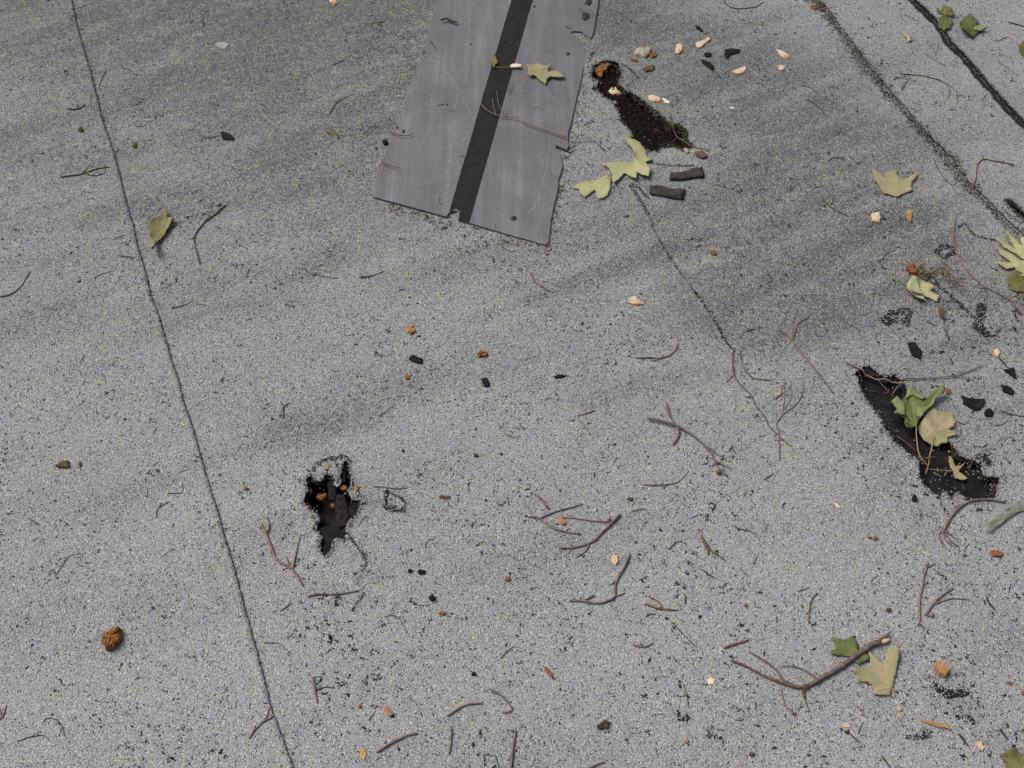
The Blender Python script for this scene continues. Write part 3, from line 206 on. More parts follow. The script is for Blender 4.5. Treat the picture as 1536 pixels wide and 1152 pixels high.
{"n":"wood_crumb","l":"star-shaped orange wood crumb","c":"wood chip","p":[[-58.3,970.3],[-54.9,973.9],[-52.6,979.2],[-47.7,975.7],[-39.8,972.8],[-43.1,963.2],[-50.4,965.7],[-55.2,962.5]],"h":6,"m":"rot","r":0.5,"z":0,"d":0.5},
{"n":"wood_crumb","l":"tiny orange crumb below the black scrap","c":"wood chip","p":[[-167.7,924.9],[-168.4,920.5],[-171.6,920.1],[-174.8,920.5],[-174.9,924.9],[-174.5,928.2],[-172.2,930.2],[-169.4,928.5]],"h":4,"m":"rot","r":0.4,"z":0,"d":0.5},
{"n":"wood_chip","l":"cream and orange chip with ragged edge","c":"wood chip","p":[[197.1,1078.1],[204.5,1090.4],[212.5,1093.1],[218.4,1082.7],[226.6,1072.1],[213.1,1071.3]],"h":6,"m":"pale","r":0.4,"z":0,"d":0.5},
{"n":"wood_crumb","l":"small orange crumb in the stained band","c":"wood chip","p":[[365,1189.6],[362.7,1185.1],[358.4,1183.4],[354.2,1184.7],[352.8,1189.6],[355.3,1194.5],[359.7,1194.4],[363.1,1193.4]],"h":5,"m":"rot","r":0.5,"z":0,"d":0.5},
{"n":"bark_chip","l":"grey-brown wedge of bark on the left-hand sheet","c":"bark chip","p":[[-703.2,755.6],[-697.1,761.1],[-692.1,764.8],[-684,764.5],[-680.1,753.2],[-696.3,752.6]],"h":7,"m":"barkchip","r":0.2,"z":0,"d":0.5},
{"n":"bark_chip","l":"tiny tan bark bit beside the grey-brown wedge","c":"bark chip","p":[[-663.3,759.6],[-663.7,756.6],[-664.4,753.3],[-666.9,755.2],[-668.2,759.6],[-668.5,763.2],[-667.3,765.6],[-665.1,762.9]],"h":4,"m":"barkchip","r":0.2,"z":0,"d":0.5},
{"n":"wood_crumb","l":"small orange-brown crumb right of the lap seam","c":"wood chip","p":[[-400.2,717.9],[-402.3,715.9],[-404.4,714.1],[-407.3,715.7],[-408.3,717.9],[-408,720.2],[-405.6,721.6],[-402.3,720.6]],"h":5,"m":"rot","r":0.2,"z":0,"d":0.5},
{"n":"wood_crumb","l":"orange rotten crumb inside the open hole","c":"wood chip","p":[[-297.6,707],[-295.5,712],[-288.4,711.4],[-283.5,715.6],[-281.5,708.5],[-285.8,704.9],[-287,700.8],[-293.6,703.7]],"h":6,"m":"rot","r":0.6,"z":-9,"d":0.5},
{"n":"wood_crumb","l":"reddish wood crumb at the centre of the open hole","c":"wood chip","p":[[-262.8,724.8],[-254.2,726.3],[-250.5,720.9],[-256,716.7],[-261.4,718.8]],"h":4,"m":"rot","r":0.5,"z":-6,"d":0.5},
{"n":"wood_crumb","l":"small orange crumb on the right lip of the hole","c":"wood chip","p":[[-240.4,719.7],[-235.3,721.8],[-232.8,714.4],[-236.9,709.9]],"h":5,"m":"orange","r":0.5,"z":0,"d":0.5},
{"n":"wood_crumb","l":"small orange crumb on the granule crust above the hole","c":"wood chip","p":[[-279.4,759],[-279.8,756.3],[-281.5,755],[-283.2,756.7],[-284.3,759],[-284,761.8],[-282.3,762.4],[-280.8,761.1]],"h":4,"m":"orange","r":0.5,"z":0,"d":0.5},
{"n":"wood_crumb","l":"small rusty crumb beside the dark slab in the hole","c":"wood chip","p":[[-268,691.4],[-267.7,688.2],[-270.2,687.4],[-272.2,689],[-273.9,691.4],[-273.4,694.7],[-271,695.9],[-268.6,694.4]],"h":6,"m":"rot","r":0.5,"z":-8,"d":0.5},
{"n":"bark_chip","l":"small dark red curled bark bit right of the black ring","c":"bark chip","p":[[-110.8,703.2],[-106.4,706.1],[-99.8,704.9],[-93.3,704.9],[-94.4,700.2],[-104.9,699.6]],"h":4,"m":"barkchip","r":0.2,"z":0,"d":0.5},
{"n":"pebble","l":"round brown pebble in open granules right of the black ring","c":"pebble","p":[[-52.3,776.6],[-53.1,773.6],[-56.5,772.8],[-59.2,774.3],[-60.1,776.6],[-59.5,779],[-56.7,780.1],[-54.1,778.7]],"h":5,"m":"barkchip","r":0.2,"z":0,"d":0.5},
{"n":"bud","l":"orange oval bud beside the V-shaped twig","c":"bud","p":[[69,669.2],[73.7,670],[79.5,663.4],[79.8,657.7],[75.2,657.5],[70.4,663.4]],"h":6,"m":"orange","r":0.2,"z":0,"d":0.5},
{"n":"wood_chip","l":"pale peach wood chip beside the hooked stout twig","c":"wood chip","p":[[143.1,600.7],[147.6,610.3],[154.4,608.9],[154.3,599.3],[150.2,592.6],[146.6,596.6]],"h":7,"m":"peach","r":0.2,"z":0,"d":0.5},
{"n":"bark_chip","l":"brown leaf crumb left of the wavy twig","c":"bark chip","p":[[183.6,702],[181.6,699.8],[178.6,698.4],[175.8,699.8],[173.8,702],[175.2,704.8],[179,704.7],[182.7,704.7]],"h":5,"m":"barkchip","r":0.2,"z":0,"d":0.5},
{"n":"wood_chip","l":"thin orange-cream splinter left of the long tear","c":"wood chip","p":[[486.3,695.8],[489.9,695.2],[494.3,687.9],[491.3,685.9],[488.3,690.9]],"h":4,"m":"cream","r":0.2,"z":0,"d":0.5},
{"n":"wood_crumb","l":"reddish-brown crumb below the thin orange splinter","c":"wood chip","p":[[539.4,636.6],[537.8,633.7],[535.3,632.7],[532.8,633.3],[533.4,636.6],[534.5,639.2],[536.8,640],[539.3,639.8]],"h":5,"m":"rust","r":0.2,"z":0,"d":0.5},
{"n":"wood_crumb","l":"brown rotten wedge below the lichen-covered bark piece","c":"wood chip","p":[[699,615.8],[708.4,615.8],[716.5,611.1],[713.4,606.2],[700.8,606.2]],"h":6,"m":"rust","r":0.2,"z":0,"d":0.5},
{"n":"wood_crumb","l":"red crumb above the dark scrap by the green leaf","c":"wood chip","p":[[709.7,894.7],[706.8,891],[703.6,888.2],[701.4,890.6],[701.1,894.7],[703.1,899.4],[706.8,901.1],[709.4,899.2]],"h":5,"m":"rust","r":0.2,"z":0,"d":0.5},
{"n":"wood_chip","l":"tan leaf-like chip at the brushy twig top","c":"wood chip","p":[[424.3,890.6],[431.1,894.7],[437.7,901.4],[435.9,889.6],[429.8,886.3]],"h":4,"m":"lichen_chip","r":0.2,"z":0,"d":0.5},
{"n":"wood_chunk","l":"barrel-shaped orange-brown wood piece beside bare black spots","c":"wood chip","p":[[575.6,447.5],[585.3,451.1],[593.2,444.4],[595.3,436.7],[587.5,427.9],[580.1,432.4],[575.9,441.5]],"h":13,"m":"orange","r":0.2,"z":0,"d":0.6},
{"n":"wood_chip","l":"long flat tan-orange chip below the barrel-shaped piece","c":"wood chip","p":[[540.4,374.3],[552.6,372],[566.7,368.6],[577.4,365.2],[580.9,358.7],[573.2,362.1],[563,362.5],[546.2,369.3]],"h":5,"m":"orange","r":0.2,"z":0,"d":0.5},
{"n":"wood_chip","l":"small peach chip below the thick branch","c":"wood chip","p":[[434.6,365.9],[443.6,368.6],[448.7,364.8],[445.9,362.1],[439.1,362.5]],"h":4,"m":"peach","r":0.2,"z":0,"d":0.5},
{"n":"wood_chip","l":"peach chip near the lower frame corner leaf","c":"wood chip","p":[[607.7,342],[614.5,344.7],[618.7,337],[615.1,333.7],[610.3,337]],"h":5,"m":"peach","r":0.2,"z":0,"d":0.5},
{"n":"bark_chip","l":"brown bud crumb above the branch end","c":"bark chip","p":[[534.7,524.6],[534.2,522],[531.2,522.1],[528.4,522.2],[528,524.6],[529.4,527],[532.4,527.9],[535.4,527.3]],"h":5,"m":"barkchip","r":0.2,"z":0,"d":0.5},
{"n":"wood_chip","l":"faint tan chip directly below the torn tan leaf","c":"wood chip","p":[[521.5,388],[520.1,384.3],[516.9,382.8],[515.2,385.2],[514,388],[515.9,391.8],[518.9,392],[521.4,391.3]],"h":3,"m":"lichen_chip","r":0.2,"z":0,"d":0.5},
{"n":"wood_crumb","l":"small red crumb right of the barrel-shaped piece","c":"wood chip","p":[[675.8,422],[674.8,420.2],[672.6,419.9],[671,420.6],[670.3,422],[671.2,423.9],[673.8,424.5],[675.9,423.8]],"h":4,"m":"rust","r":0.2,"z":0,"d":0.5},
{"n":"wood_crumb","l":"bright red-brown crumb at the frame edge below the red crumb","c":"wood chip","p":[[692.4,408.8],[690.4,405.7],[688,405],[686.3,405.9],[686.7,408.8],[688.1,411.4],[690.2,412.4],[692.5,412.2]],"h":6,"m":"rust","r":0.2,"z":0,"d":0.5},
{"n":"wood_chip","l":"slender orange chip near the bottom centre","c":"wood chip","p":[[-171.1,390.5],[-166.7,389.8],[-163.3,385.2],[-158.7,377.9],[-161,374.3],[-167.7,381.1]],"h":5,"m":"orange","r":0.2,"z":0,"d":0.5},
{"n":"wood_chip","l":"ragged yellow-tan chip at the bottom edge","c":"wood chip","p":[[-201.1,333.7],[-196.2,334.8],[-192.9,337],[-188.8,328.2],[-191.1,320.1],[-198.1,323.2],[-197.2,328.2]],"h":4,"m":"tan","r":0.2,"z":0,"d":0.5},
{"n":"wood_crumb","l":"small orange crumb right of the hooked stalk","c":"wood chip","p":[[-103.3,520.3],[-99.3,523.3],[-93,520.3],[-96.5,516.2],[-101.5,517.7]],"h":5,"m":"rot","r":0.2,"z":0,"d":0.5},
{"n":"wood_crumb","l":"small brown crumb beside the slender orange chip","c":"wood chip","p":[[-201.2,389.8],[-201.3,387.6],[-202.9,386.9],[-204.5,387.6],[-205.4,389.8],[-204.6,391.6],[-203.4,393],[-201.7,392]],"h":4,"m":"rot","r":0.2,"z":0,"d":0.5},
{"n":"wood_crumb","l":"small tan-brown crumb right of the black ring far below","c":"wood chip","p":[[-2.5,571.4],[-3.4,568.6],[-6.2,568.1],[-9.1,568.5],[-10.1,571.4],[-9.2,574.3],[-6.2,575],[-3.8,573.8]],"h":5,"m":"rust","r":0.2,"z":0,"d":0.5},
{"n":"bark_chip","l":"olive-brown lumpy bark piece near the bottom centre","c":"bark chip","p":[[111.2,364.3],[117.2,368.1],[122.5,373.1],[130.3,369.3],[126.5,362.5],[115.6,359.8]],"h":7,"m":"barkchip","r":0.4,"z":0,"d":0.5},
{"n":"wood_chip","l":"thin orange sliver above the olive-brown bark piece","c":"wood chip","p":[[43.3,445.1],[47.3,443.9],[53.8,436.7],[55.3,430.2],[51.3,431.4],[46.7,436.7]],"h":5,"m":"rust","r":0.2,"z":0,"d":0.5},
{"n":"lichen_flake","l":"pale yellow lichen flake on clean granules","c":"lichen","p":[[265.1,427.2],[271.3,430],[275.6,426],[273.1,420.5],[265.9,419.6]],"h":3,"m":"cream","r":0.2,"z":0,"d":0.5},
{"n":"wood_crumb","l":"small orange crumb near the bottom edge","c":"wood chip","p":[[230.9,345.1],[230.1,343.5],[228.5,342.4],[226.6,343],[226.7,345.1],[227.2,347],[229,347.7],[231.2,347.4]],"h":5,"m":"orange","r":0.2,"z":0,"d":0.5},
{"n":"pebble","l":"purple-brown rounded pebble near the bottom edge","c":"pebble","p":[[316,328.2],[313.9,326.5],[311.6,325.6],[309.1,326.2],[308.2,328.2],[309.3,330.4],[312.4,331.3],[314.4,329.8]],"h":6,"m":"barkchip","r":0.2,"z":0,"d":0.5},
{"n":"wood_crumb","l":"small dull red crumb above the branch tip","c":"wood chip","p":[[335,533.6],[334.1,531.4],[331.8,531.2],[329.7,531.6],[329,533.6],[330,535.9],[332.4,536],[333.9,535.2]],"h":4,"m":"rust","r":0.2,"z":0,"d":0.5},
{"n":"lichen_flake","l":"pale lifted granule flake among top lichen","c":"lichen","p":[[-628,1772.2],[-618.6,1782],[-603.4,1779.1],[-595.8,1770.5],[-602.1,1759.1],[-615.3,1762]],"h":4,"m":"greyflake","r":0.3,"z":0,"d":0.5},
{"n":"moss_tuft","l":"green moss tuft left of the upper lap seam","c":"moss","p":[[-843,1514.5],[-842.6,1509],[-846.2,1507.5],[-850.3,1509.6],[-852.7,1514.5],[-853.3,1520],[-849.4,1520.4],[-845.7,1519.1]],"h":5,"m":"moss","r":0.6,"z":0,"d":0.5},
{"n":"moss_tuft","l":"small brown-green bud crumb right of the upper seam","c":"moss","p":[[-729.5,1472.8],[-729,1466.4],[-731.6,1464.6],[-735.1,1465.7],[-737.1,1472.8],[-737.7,1479.3],[-735.3,1482.1],[-731.7,1479]],"h":4,"m":"moss","r":0.5,"z":0,"d":0.5},
{"n":"bark_piece","l":"flat grey-green lichen-covered bark piece at the frame edge","c":"bark","p":[[701.7,652.9],[708.9,660.6],[724.6,670.6],[746.9,685.6],[761.7,692],[777.8,693.2],[776.7,685],[757.2,675.8],[741.8,667.2],[722.5,653.5],[707,643.9],[700.9,645]],"h":7,"m":"lichen_grey","r":0.3,"z":0,"d":0.5}],
"scraps":[
{"n":"felt_scrap","l":"black leaf-shaped scrap with trailing thin stalk","c":"roofing scrap","p":[[-572.6,1507.1],[-561.9,1508.1],[-550.3,1499.7],[-541.3,1489.8],[-544.6,1484.5],[-563.6,1486.9]],"h":2,"m":"asphalt","z":0,"w":2},
{"n":"felt_scrap","l":"round black crumb of tar at the shingle side","c":"roofing scrap","p":[[-239.9,1472.8],[-241.6,1468.2],[-245.1,1466.5],[-249.2,1467.7],[-250.7,1472.8],[-248.6,1476.4],[-245.9,1478.2],[-242.8,1476.5]],"h":5,"m":"asphalt","z":0,"w":2},
{"n":"felt_scrap","l":"larger ragged black scrap below the slanting cream chip","c":"roofing scrap","p":[[446.8,1757.4],[463.4,1759.1],[478.4,1756.3],[475.1,1747.8],[455.5,1739.3],[448.6,1727],[443.9,1739.3]],"h":3,"m":"asphalt","z":0,"w":2},
{"n":"felt_scrap","l":"small round black scrap left of the larger ragged scrap","c":"roofing scrap","p":[[417.4,1740.4],[412.8,1736],[408.4,1734.1],[403.8,1735.2],[402.2,1740.4],[404.1,1746.7],[409.9,1747.8],[414.6,1745.7]],"h":3,"m":"asphalt","z":0,"w":2},
{"n":"felt_scrap","l":"narrow slanting black scrap below the small round scrap","c":"roofing scrap","p":[[394.9,1726.4],[401,1722.5],[411.1,1715.8],[418.4,1700.3],[413.7,1690.4],[402.8,1705.9],[394.9,1715.8]],"h":3,"m":"asphalt","z":0,"w":2},
{"n":"felt_scrap","l":"small black scrap above the slanting cream chip","c":"roofing scrap","p":[[394,1837.5],[401.9,1834.5],[409,1821],[403.8,1817.4],[396.5,1825.7]],"h":2.5,"m":"asphalt","z":0,"w":2},
{"n":"felt_slab","l":"upper brown-grey felt slab below the soil tear","c":"roofing scrap","p":[[299.1,1386.6],[322.4,1389.4],[344.9,1400.5],[360.6,1402.4],[361.8,1376.5],[344,1375.6],[317.3,1370.1],[296.9,1369.2]],"h":5,"m":"slab","z":0,"w":1.5},
{"n":"felt_slab","l":"lower brown-grey felt slab nearest the yellow-green leaves","c":"roofing scrap","p":[[257.1,1353.7],[276.6,1352.8],[298.5,1343.8],[323.1,1342.9],[316.1,1317],[296.6,1321.4],[277.7,1327.7],[257.4,1332.1]],"h":5,"m":"slab","z":0,"w":1.5},
{"n":"felt_scrap","l":"black scrap below the orange chip with thin hair","c":"roofing scrap","p":[[-171.7,962.2],[-167.2,967.8],[-161.4,968.5],[-147.2,960.8],[-149.1,951.6],[-157.8,953.7],[-165.2,957.9]],"h":3,"m":"asphalt","z":0,"w":2},
{"n":"felt_scrap","l":"small black scrap below the star-shaped orange crumb","c":"roofing scrap","p":[[-51.1,921.4],[-41.1,923.1],[-36.8,912.9],[-38.1,906],[-45.2,906.7]],"h":3,"m":"asphalt","z":0,"w":2},
{"n":"felt_scrap","l":"upright black scrap left of the bare crack end","c":"roofing scrap","p":[[661.4,991.8],[672.2,991.8],[680.9,972.8],[673.8,957.9],[662,965.7]],"h":3,"m":"asphalt","z":0,"w":2},
{"n":"felt_scrap","l":"black triangular scrap hanging from a dark stem at the frame edge","c":"roofing scrap","p":[[805.4,935.2],[813.7,936.3],[823.4,940.4],[820.6,916.3],[814.5,923.8]],"h":3,"m":"asphalt","z":0,"w":2},
{"n":"felt_scrap","l":"large flat black scrap right of the green maple leaf","c":"roofing scrap","p":[[724.3,884.6],[734.1,881.2],[758.4,877.9],[758,871.2],[749.9,861.3],[741,856.1],[724.2,869.6]],"h":3,"m":"asphalt","z":0,"w":2},
{"n":"felt_scrap","l":"black scrap at the frame edge above the grey stick","c":"roofing scrap","p":[[793.3,905.5],[801.7,903.1],[811.9,891.3],[803.9,885.6],[792.7,893]],"h":3,"m":"asphalt","z":0,"w":2},
{"n":"felt_scrap","l":"blocky black scrap below the large flat scrap","c":"roofing scrap","p":[[766.1,853.1],[763.1,846.4],[756.8,845.6],[751.6,847],[751.9,853.1],[755.8,857.8],[760.8,860.5],[765.1,858.4]],"h":4,"m":"asphalt","z":0,"w":2},
{"n":"felt_scrap","l":"small oval black scrap left of the lower tear end","c":"roofing scrap","p":[[610.3,700.8],[608.9,696.8],[606.8,694.9],[604.1,694.4],[603.4,698.6],[604.3,702.4],[606.3,705.4],[609.3,705.6]],"h":3,"m":"asphalt","z":0,"w":2},
{"n":"felt_slab","l":"upright dark grey felt slab standing in the open hole","c":"roofing scrap","p":[[-266.6,696.7],[-264.1,707.9],[-257.1,706.1],[-253.5,709.9],[-247.6,692.3],[-243.6,674.1],[-246.3,663.4],[-244.6,656.9],[-253.9,653.5],[-260.6,656.9],[-263.9,663.4],[-263.6,676.4]],"h":4,"m":"ply","z":-5,"w":3},
{"n":"felt_scrap","l":"dark blue-grey strip of felt at the top of the hole","c":"roofing scrap","p":[[-282.6,732.3],[-274.8,733.8],[-266.8,714.4],[-267.5,699.6],[-278.2,702.6]],"h":3,"m":"felt_light","z":-9,"w":2},
{"n":"felt_scrap","l":"black felt flap on the right side of the hole","c":"roofing scrap","p":[[-245.8,686.5],[-239,689.4],[-229,685],[-234.7,670.6],[-241,667.7]],"h":2,"m":"felt_light","z":-5,"w":1},
{"n":"felt_scrap","l":"black felt tongue at the lower end of the hole","c":"roofing scrap","p":[[-287.8,650.7],[-275.9,654.9],[-260.3,653.5],[-247.9,645],[-245.7,635.2],[-260.9,633.2],[-263,615.8],[-268.6,608.9],[-277,611.6],[-281.6,621.3],[-276.1,632.4]],"h":2,"m":"felt_light","z":-6,"w":1},
{"n":"felt_scrap","l":"small black crumb pair, larger one, right of the hole crack","c":"roofing scrap","p":[[-124.8,581.2],[-125.8,578.9],[-129.7,577.9],[-134,578.8],[-136.2,581.2],[-134.6,583.9],[-130,584.4],[-126.1,583.5]],"h":3,"m":"asphalt","z":0,"w":2},
{"n":"felt_scrap","l":"small black crumb pair, smaller one, right of the hole crack","c":"roofing scrap","p":[[-143.6,583.1],[-144.5,581.2],[-146.6,579.9],[-149,581],[-149.7,583.1],[-149.4,585.4],[-146.9,586.1],[-145,584.8]],"h":3,"m":"asphalt","z":0,"w":2},
{"n":"felt_scrap","l":"round black tar crumb above the horizontal curved stalk","c":"roofing scrap","p":[[-109.6,541.9],[-110.1,538.9],[-113.4,537.4],[-116.2,539.5],[-119,541.9],[-116.5,544.5],[-113.7,545.8],[-110.7,544.6]],"h":4,"m":"asphalt","z":0,"w":2},
{"n":"felt_scrap","l":"small black tar crumb right of the lower lap seam","c":"roofing scrap","p":[[-249.9,484.2],[-250,481.5],[-251.8,480.7],[-253.7,481.5],[-255.1,484.2],[-254.5,487.2],[-252.5,487.2],[-250.8,486.6]],"h":3,"m":"asphalt","z":0,"w":2},
{"n":"felt_scrap","l":"tiny black tar crumb near the bottom centre","c":"roofing scrap","p":[[-49.8,433.1],[-49.8,431],[-52.4,431.1],[-55.1,431],[-55.2,433.1],[-54.5,434.7],[-52.5,436.1],[-50.6,434.6]],"h":3,"m":"asphalt","z":0,"w":2},
{"n":"felt_scrap","l":"small dark elongated scrap on pale granules","c":"roofing scrap","p":[[67.4,924.9],[76.6,928.3],[90.7,925.9],[79.2,921.4],[70.7,920.4]],"h":2,"m":"asphalt","z":0,"w":2},
{"n":"roofing_flake","l":"narrow granule-covered flake pointing down into the hole","c":"roofing scrap","p":[[-274.5,744.4],[-263.4,739.8],[-260.8,729.3],[-264,717.9],[-269,726.3]],"h":3,"m":"granules","z":-4,"w":3},
{"n":"roofing_flake","l":"small granule-covered flake on the right side of the hole","c":"roofing scrap","p":[[-247,711.4],[-240,715.9],[-232.8,712],[-232.6,699.6],[-239.6,696.1],[-244,701.1]],"h":3,"m":"granules","z":-3,"w":3}],
"crumbs":[
],
"seams":{"L":[[-966.8,1928.5],[-938,1849.4],[-908.1,1779.1],[-871.7,1694.8],[-837.4,1609],[-811.6,1542.1],[-778.8,1472.8],[-743.3,1387.5],[-731.8,1357.7],[-708,1299.7],[-689.2,1256.5],[-667.5,1197.8],[-638.8,1133.3],[-623.5,1090.4],[-597.9,1041.2],[-578.4,993.6],[-557.3,943.9],[-544,918.5],[-527.5,874.6],[-505.3,828.7],[-481.7,771.9],[-463.7,729.3],[-443.1,685],[-421.9,633.8],[-402.2,589.1],[-382,538.8],[-363,492.9],[-333.9,422.4],[-319.4,382.9],[-301.2,349.1],[-281.8,311.5]],"R1":[[667.2,1940.4],[689.6,1893],[709.4,1819.5],[723.2,1772.7],[734.5,1722.8],[752.4,1668],[772.5,1608.6],[793.3,1562.9],[808.3,1506.9],[831.9,1463.8],[849.5,1425.2],[859.3,1373.5],[884.9,1323.2],[901.9,1281.1],[925.7,1231.9]],"R2":[[878.7,1928.5],[896.9,1891.6],[913.4,1849.4],[922,1808.1],[926.1,1779.1],[943.9,1733.7],[957.8,1689.3],[971.4,1646],[988.7,1593.3],[1005,1552.2],[1011.7,1532]]},
"holes":{"A":[[-315.8,732.3],[-307.6,741.9],[-302.5,731.7],[-292.1,728.7],[-287.5,735.3],[-284.4,741.9],[-275.4,739.5],[-267.9,725.7],[-263.5,735.3],[-261.3,750.4],[-259.8,763.3],[-255.2,765.8],[-250.9,753.5],[-246.8,738.3],[-245.5,723.3],[-249.1,714.4],[-239.9,699.6],[-229.8,695.2],[-228.2,685],[-234.7,670.6],[-243.3,664.9],[-246.9,647.8],[-242.3,639.4],[-248,632.4],[-258.4,633.8],[-263.1,629.6],[-263,615.8],[-268.5,607.5],[-277.8,611.6],[-282.6,621.3],[-277.4,632.4],[-283.9,645],[-290.1,654.9],[-286,664.9],[-289.5,673.5],[-302.4,683.6],[-314,693.8],[-312.7,705.5],[-308.5,714.4],[-312.5,726.3]],"B":[[168.4,1694.8],[190.8,1711.4],[208.7,1710.3],[219.1,1703.1],[224.8,1678.4],[219.9,1656.8],[215.1,1635.4],[231.8,1619.5],[254.9,1598.5],[267.3,1577.8],[283.1,1557.3],[298.6,1537],[310.6,1517],[326,1517],[339.4,1497.2],[336.3,1482.5],[346.2,1463.1],[331.8,1453.5],[313,1467.9],[294.1,1463.1],[277.8,1448.7],[258,1453.5],[246,1472.8],[226.4,1482.5],[239.2,1497.2],[228.9,1522],[216.2,1537],[214.3,1562.4],[205.7,1593.3],[185.8,1614.2],[169.2,1635.4],[178.8,1651.4],[163.6,1667.6]],"C":[[561.6,930.5],[574.8,939.9],[587,943.4],[598.3,928.8],[610.5,919.2],[626.4,927.1],[635.3,915.7],[637.8,901.4],[642.5,884.6],[651.7,851.5],[660.8,819.1],[672.6,800],[684.7,793.7],[690.9,775],[702,765.8],[712,762.7],[723,753.5],[717.7,738.3],[728.8,735.3],[743,733.8],[735.4,720.3],[727.7,699.6],[710.2,694.9],[691.4,693.2],[682.6,699.6],[672.1,709.9],[661.6,699.6],[652.1,714.4],[645.9,699.6],[632.9,711.4],[621.9,732.3],[626.8,765.8],[611.4,781.2],[598.5,796.9],[587.5,822.3],[588.1,838.4],[582.5,851.5],[574.7,867.9],[565.4,891.3],[563.6,918.5]],"D":[[915,1319.6],[923.7,1321.8],[934.2,1301.9],[942.1,1284.5],[944.7,1271.5],[937.1,1267.2],[928.7,1282.3],[918.2,1301.9]]},
"cracks":[
[[[-296.8,765.1],[-289.3,770.4],[-282.8,773.2],[-275.1,771.3]],8],
[[[-267.3,774.4],[-258.4,771.3],[-252.8,762.7]],9],
[[[-305.8,749.8],[-304.7,756.5],[-299.3,763.3]],5],
[[[-287.6,729.3],[-287,741.3],[-283.7,750.4]],6],
[[[-272.7,765.8],[-267.2,756.5],[-263.9,744.4]],5],
[[[-243.6,726.3],[-237.3,714.4]],6],
[[[-232.6,690.9],[-219.7,693.2]],7],
[[[-318.6,733.8],[-323.6,730.8]],4],
[[[-243.8,642.2],[-232.3,628.2],[-218.1,611.6],[-210.7,598],[-215.7,581.8],[-221.6,563.1]],4],
[[[-215.8,583.7],[-221.5,562.4]],3],
[[[-210.5,549.2],[-218,536.2],[-224.3,523.3]],4],
[[[-249.8,546.6],[-247.2,532.3]],7],
[[[-217.9,670.6],[-224.7,659.2]],3],
[[[117.5,1463.1],[134.9,1477.6],[158.6,1480.1],[166.7,1472.8],[177.5,1453.5]],3],
[[[219.5,1708.6],[240.2,1694.8],[259.6,1664.9]],6],
[[[143.6,1527],[161.2,1537]],7],
[[[391.3,1387.5],[386.5,1360.1],[409,1344.2],[424,1360.1]],4],
[[[255.5,1420.2],[281.7,1415.5],[307.8,1410.8],[344.3,1410.8]],5],
[[[225.2,1364.6],[243.2,1342],[254.8,1323.2]],6],
[[[221.5,1357.7],[238.5,1321.8],[251.8,1284.5]],6],
[[[251.8,1284.5],[258.1,1243.7],[278.2,1185.5],[303.7,1129.3],[324,1090.4]],5.2],
[[[324,1090.4],[342.9,1044.9],[355.8,1004.4],[366.3,982.8]],6.5],
[[[773.1,1646],[767.3,1635.4],[774.5,1619.5],[788.5,1619.5]],5],
[[[783.6,1662.2],[800.2,1673],[812,1662.2],[801.4,1646],[792.6,1630.1]],5],
[[[807.3,1673],[825.7,1659.5]],6],
[[[815.4,1256.5],[828.7,1265],[831.7,1245.8],[838.9,1231.1],[868,1222.7]],7],
[[[723.1,1137.2],[734.6,1121.5],[752.1,1105.9],[767.4,1082.7],[783.6,1052.4],[795.6,1030.1]],8],
[[[806.4,1071.3],[798,1044.9],[785.8,1026.4],[796.6,1011.7]],14],
[[[904.8,1299.7],[912.1,1280.1],[926.4,1262.9],[935.9,1262.9]],5],
[[[651.3,1173.3],[656.8,1155.2],[665.5,1153.2]],5],
[[[640.1,708.5],[645,685],[652.6,673.5]],4],
[[[712,762.7],[727.8,771.9],[733.4,762.7]],12],
[[[566.5,431.9],[573.8,417.7]],5],
[[[577.4,413],[587.4,406],[602,408.3]],11],
[[[593.9,376.1],[608.3,378.4],[612.9,369.3]],6],
[[[521.5,351.3],[534.7,349.1],[548.9,351.3]],5],
[[[570.9,503],[580.4,491.7]],4],
[[[621.6,577],[625.6,573]],6],
[[[220.9,382.9],[224.7,373.8],[233,376.1]],6],
[[[258.9,360.3],[266.3,364.8]],5],
[[[260.4,352.4],[273.7,349.1]],5],
[[[341.6,1060],[346.2,1048.7]],5],
[[[706,1037.5],[713.1,1030.1]],7],
[[[732,1022.7],[732.5,1000.8]],6],
[[[694.3,756.5],[711.5,750.4]],8],
[[[647.9,741.3],[676.7,750.4]],5],
[[[-188.3,712],[-190.9,699.6],[-190,686.5],[-174.5,682.1],[-162,682.1]],7],
[[[-162,682.1],[-159.6,693.8],[-168,702.6],[-181.6,709.9]],5],
[[[634.5,1041.2],[651.2,1056.9],[678.4,1059.2]],12],
[[[678.4,1059.2],[670,1031.9],[657.4,1042],[636.8,1033.8]],9],
[[[758.5,1193.7],[770.1,1206.1],[791.4,1204]],10],
[[[791.4,1204],[789.9,1191.6],[767.5,1182.2],[759.5,1190.4]],9]],
"bare":[
[[715.8,1145.2],[732,1149.2],[741.4,1137.2],[746.8,1121.5],[755.1,1105.9],[746.1,1105.9],[731.6,1121.5],[715.2,1129.3]],
[[699.9,762.7],[711.2,759.6],[719,738.3],[702.2,714.4],[684.5,696.7],[681.1,714.4]],
[[780.8,1030.1],[797.5,1037.5],[795.6,1008.1],[785.9,1004.4]],
[[856.9,1060],[869,1071.3],[869.6,1052.4],[858.4,1033.8]]],
"dirt":[
[[[-732.2,1790.4],[-521.7,1801.6],[-356.8,1858.2],[-160.2,1976.8]],60,0.4],
[[[-1060.8,1703.6],[-890,1682.6],[-718.1,1790.4]],40,0.2],
[[[-899.9,1904.8],[-539.1,1928.5],[-191,2001.4]],55,0.3],
[[[-656.7,1272.8],[-457.3,1331.8],[-262.9,1389.4]],28,0.4],
[[[-521.8,1428.9],[-324,1503.1],[-221.9,1541.5]],30,0.2],
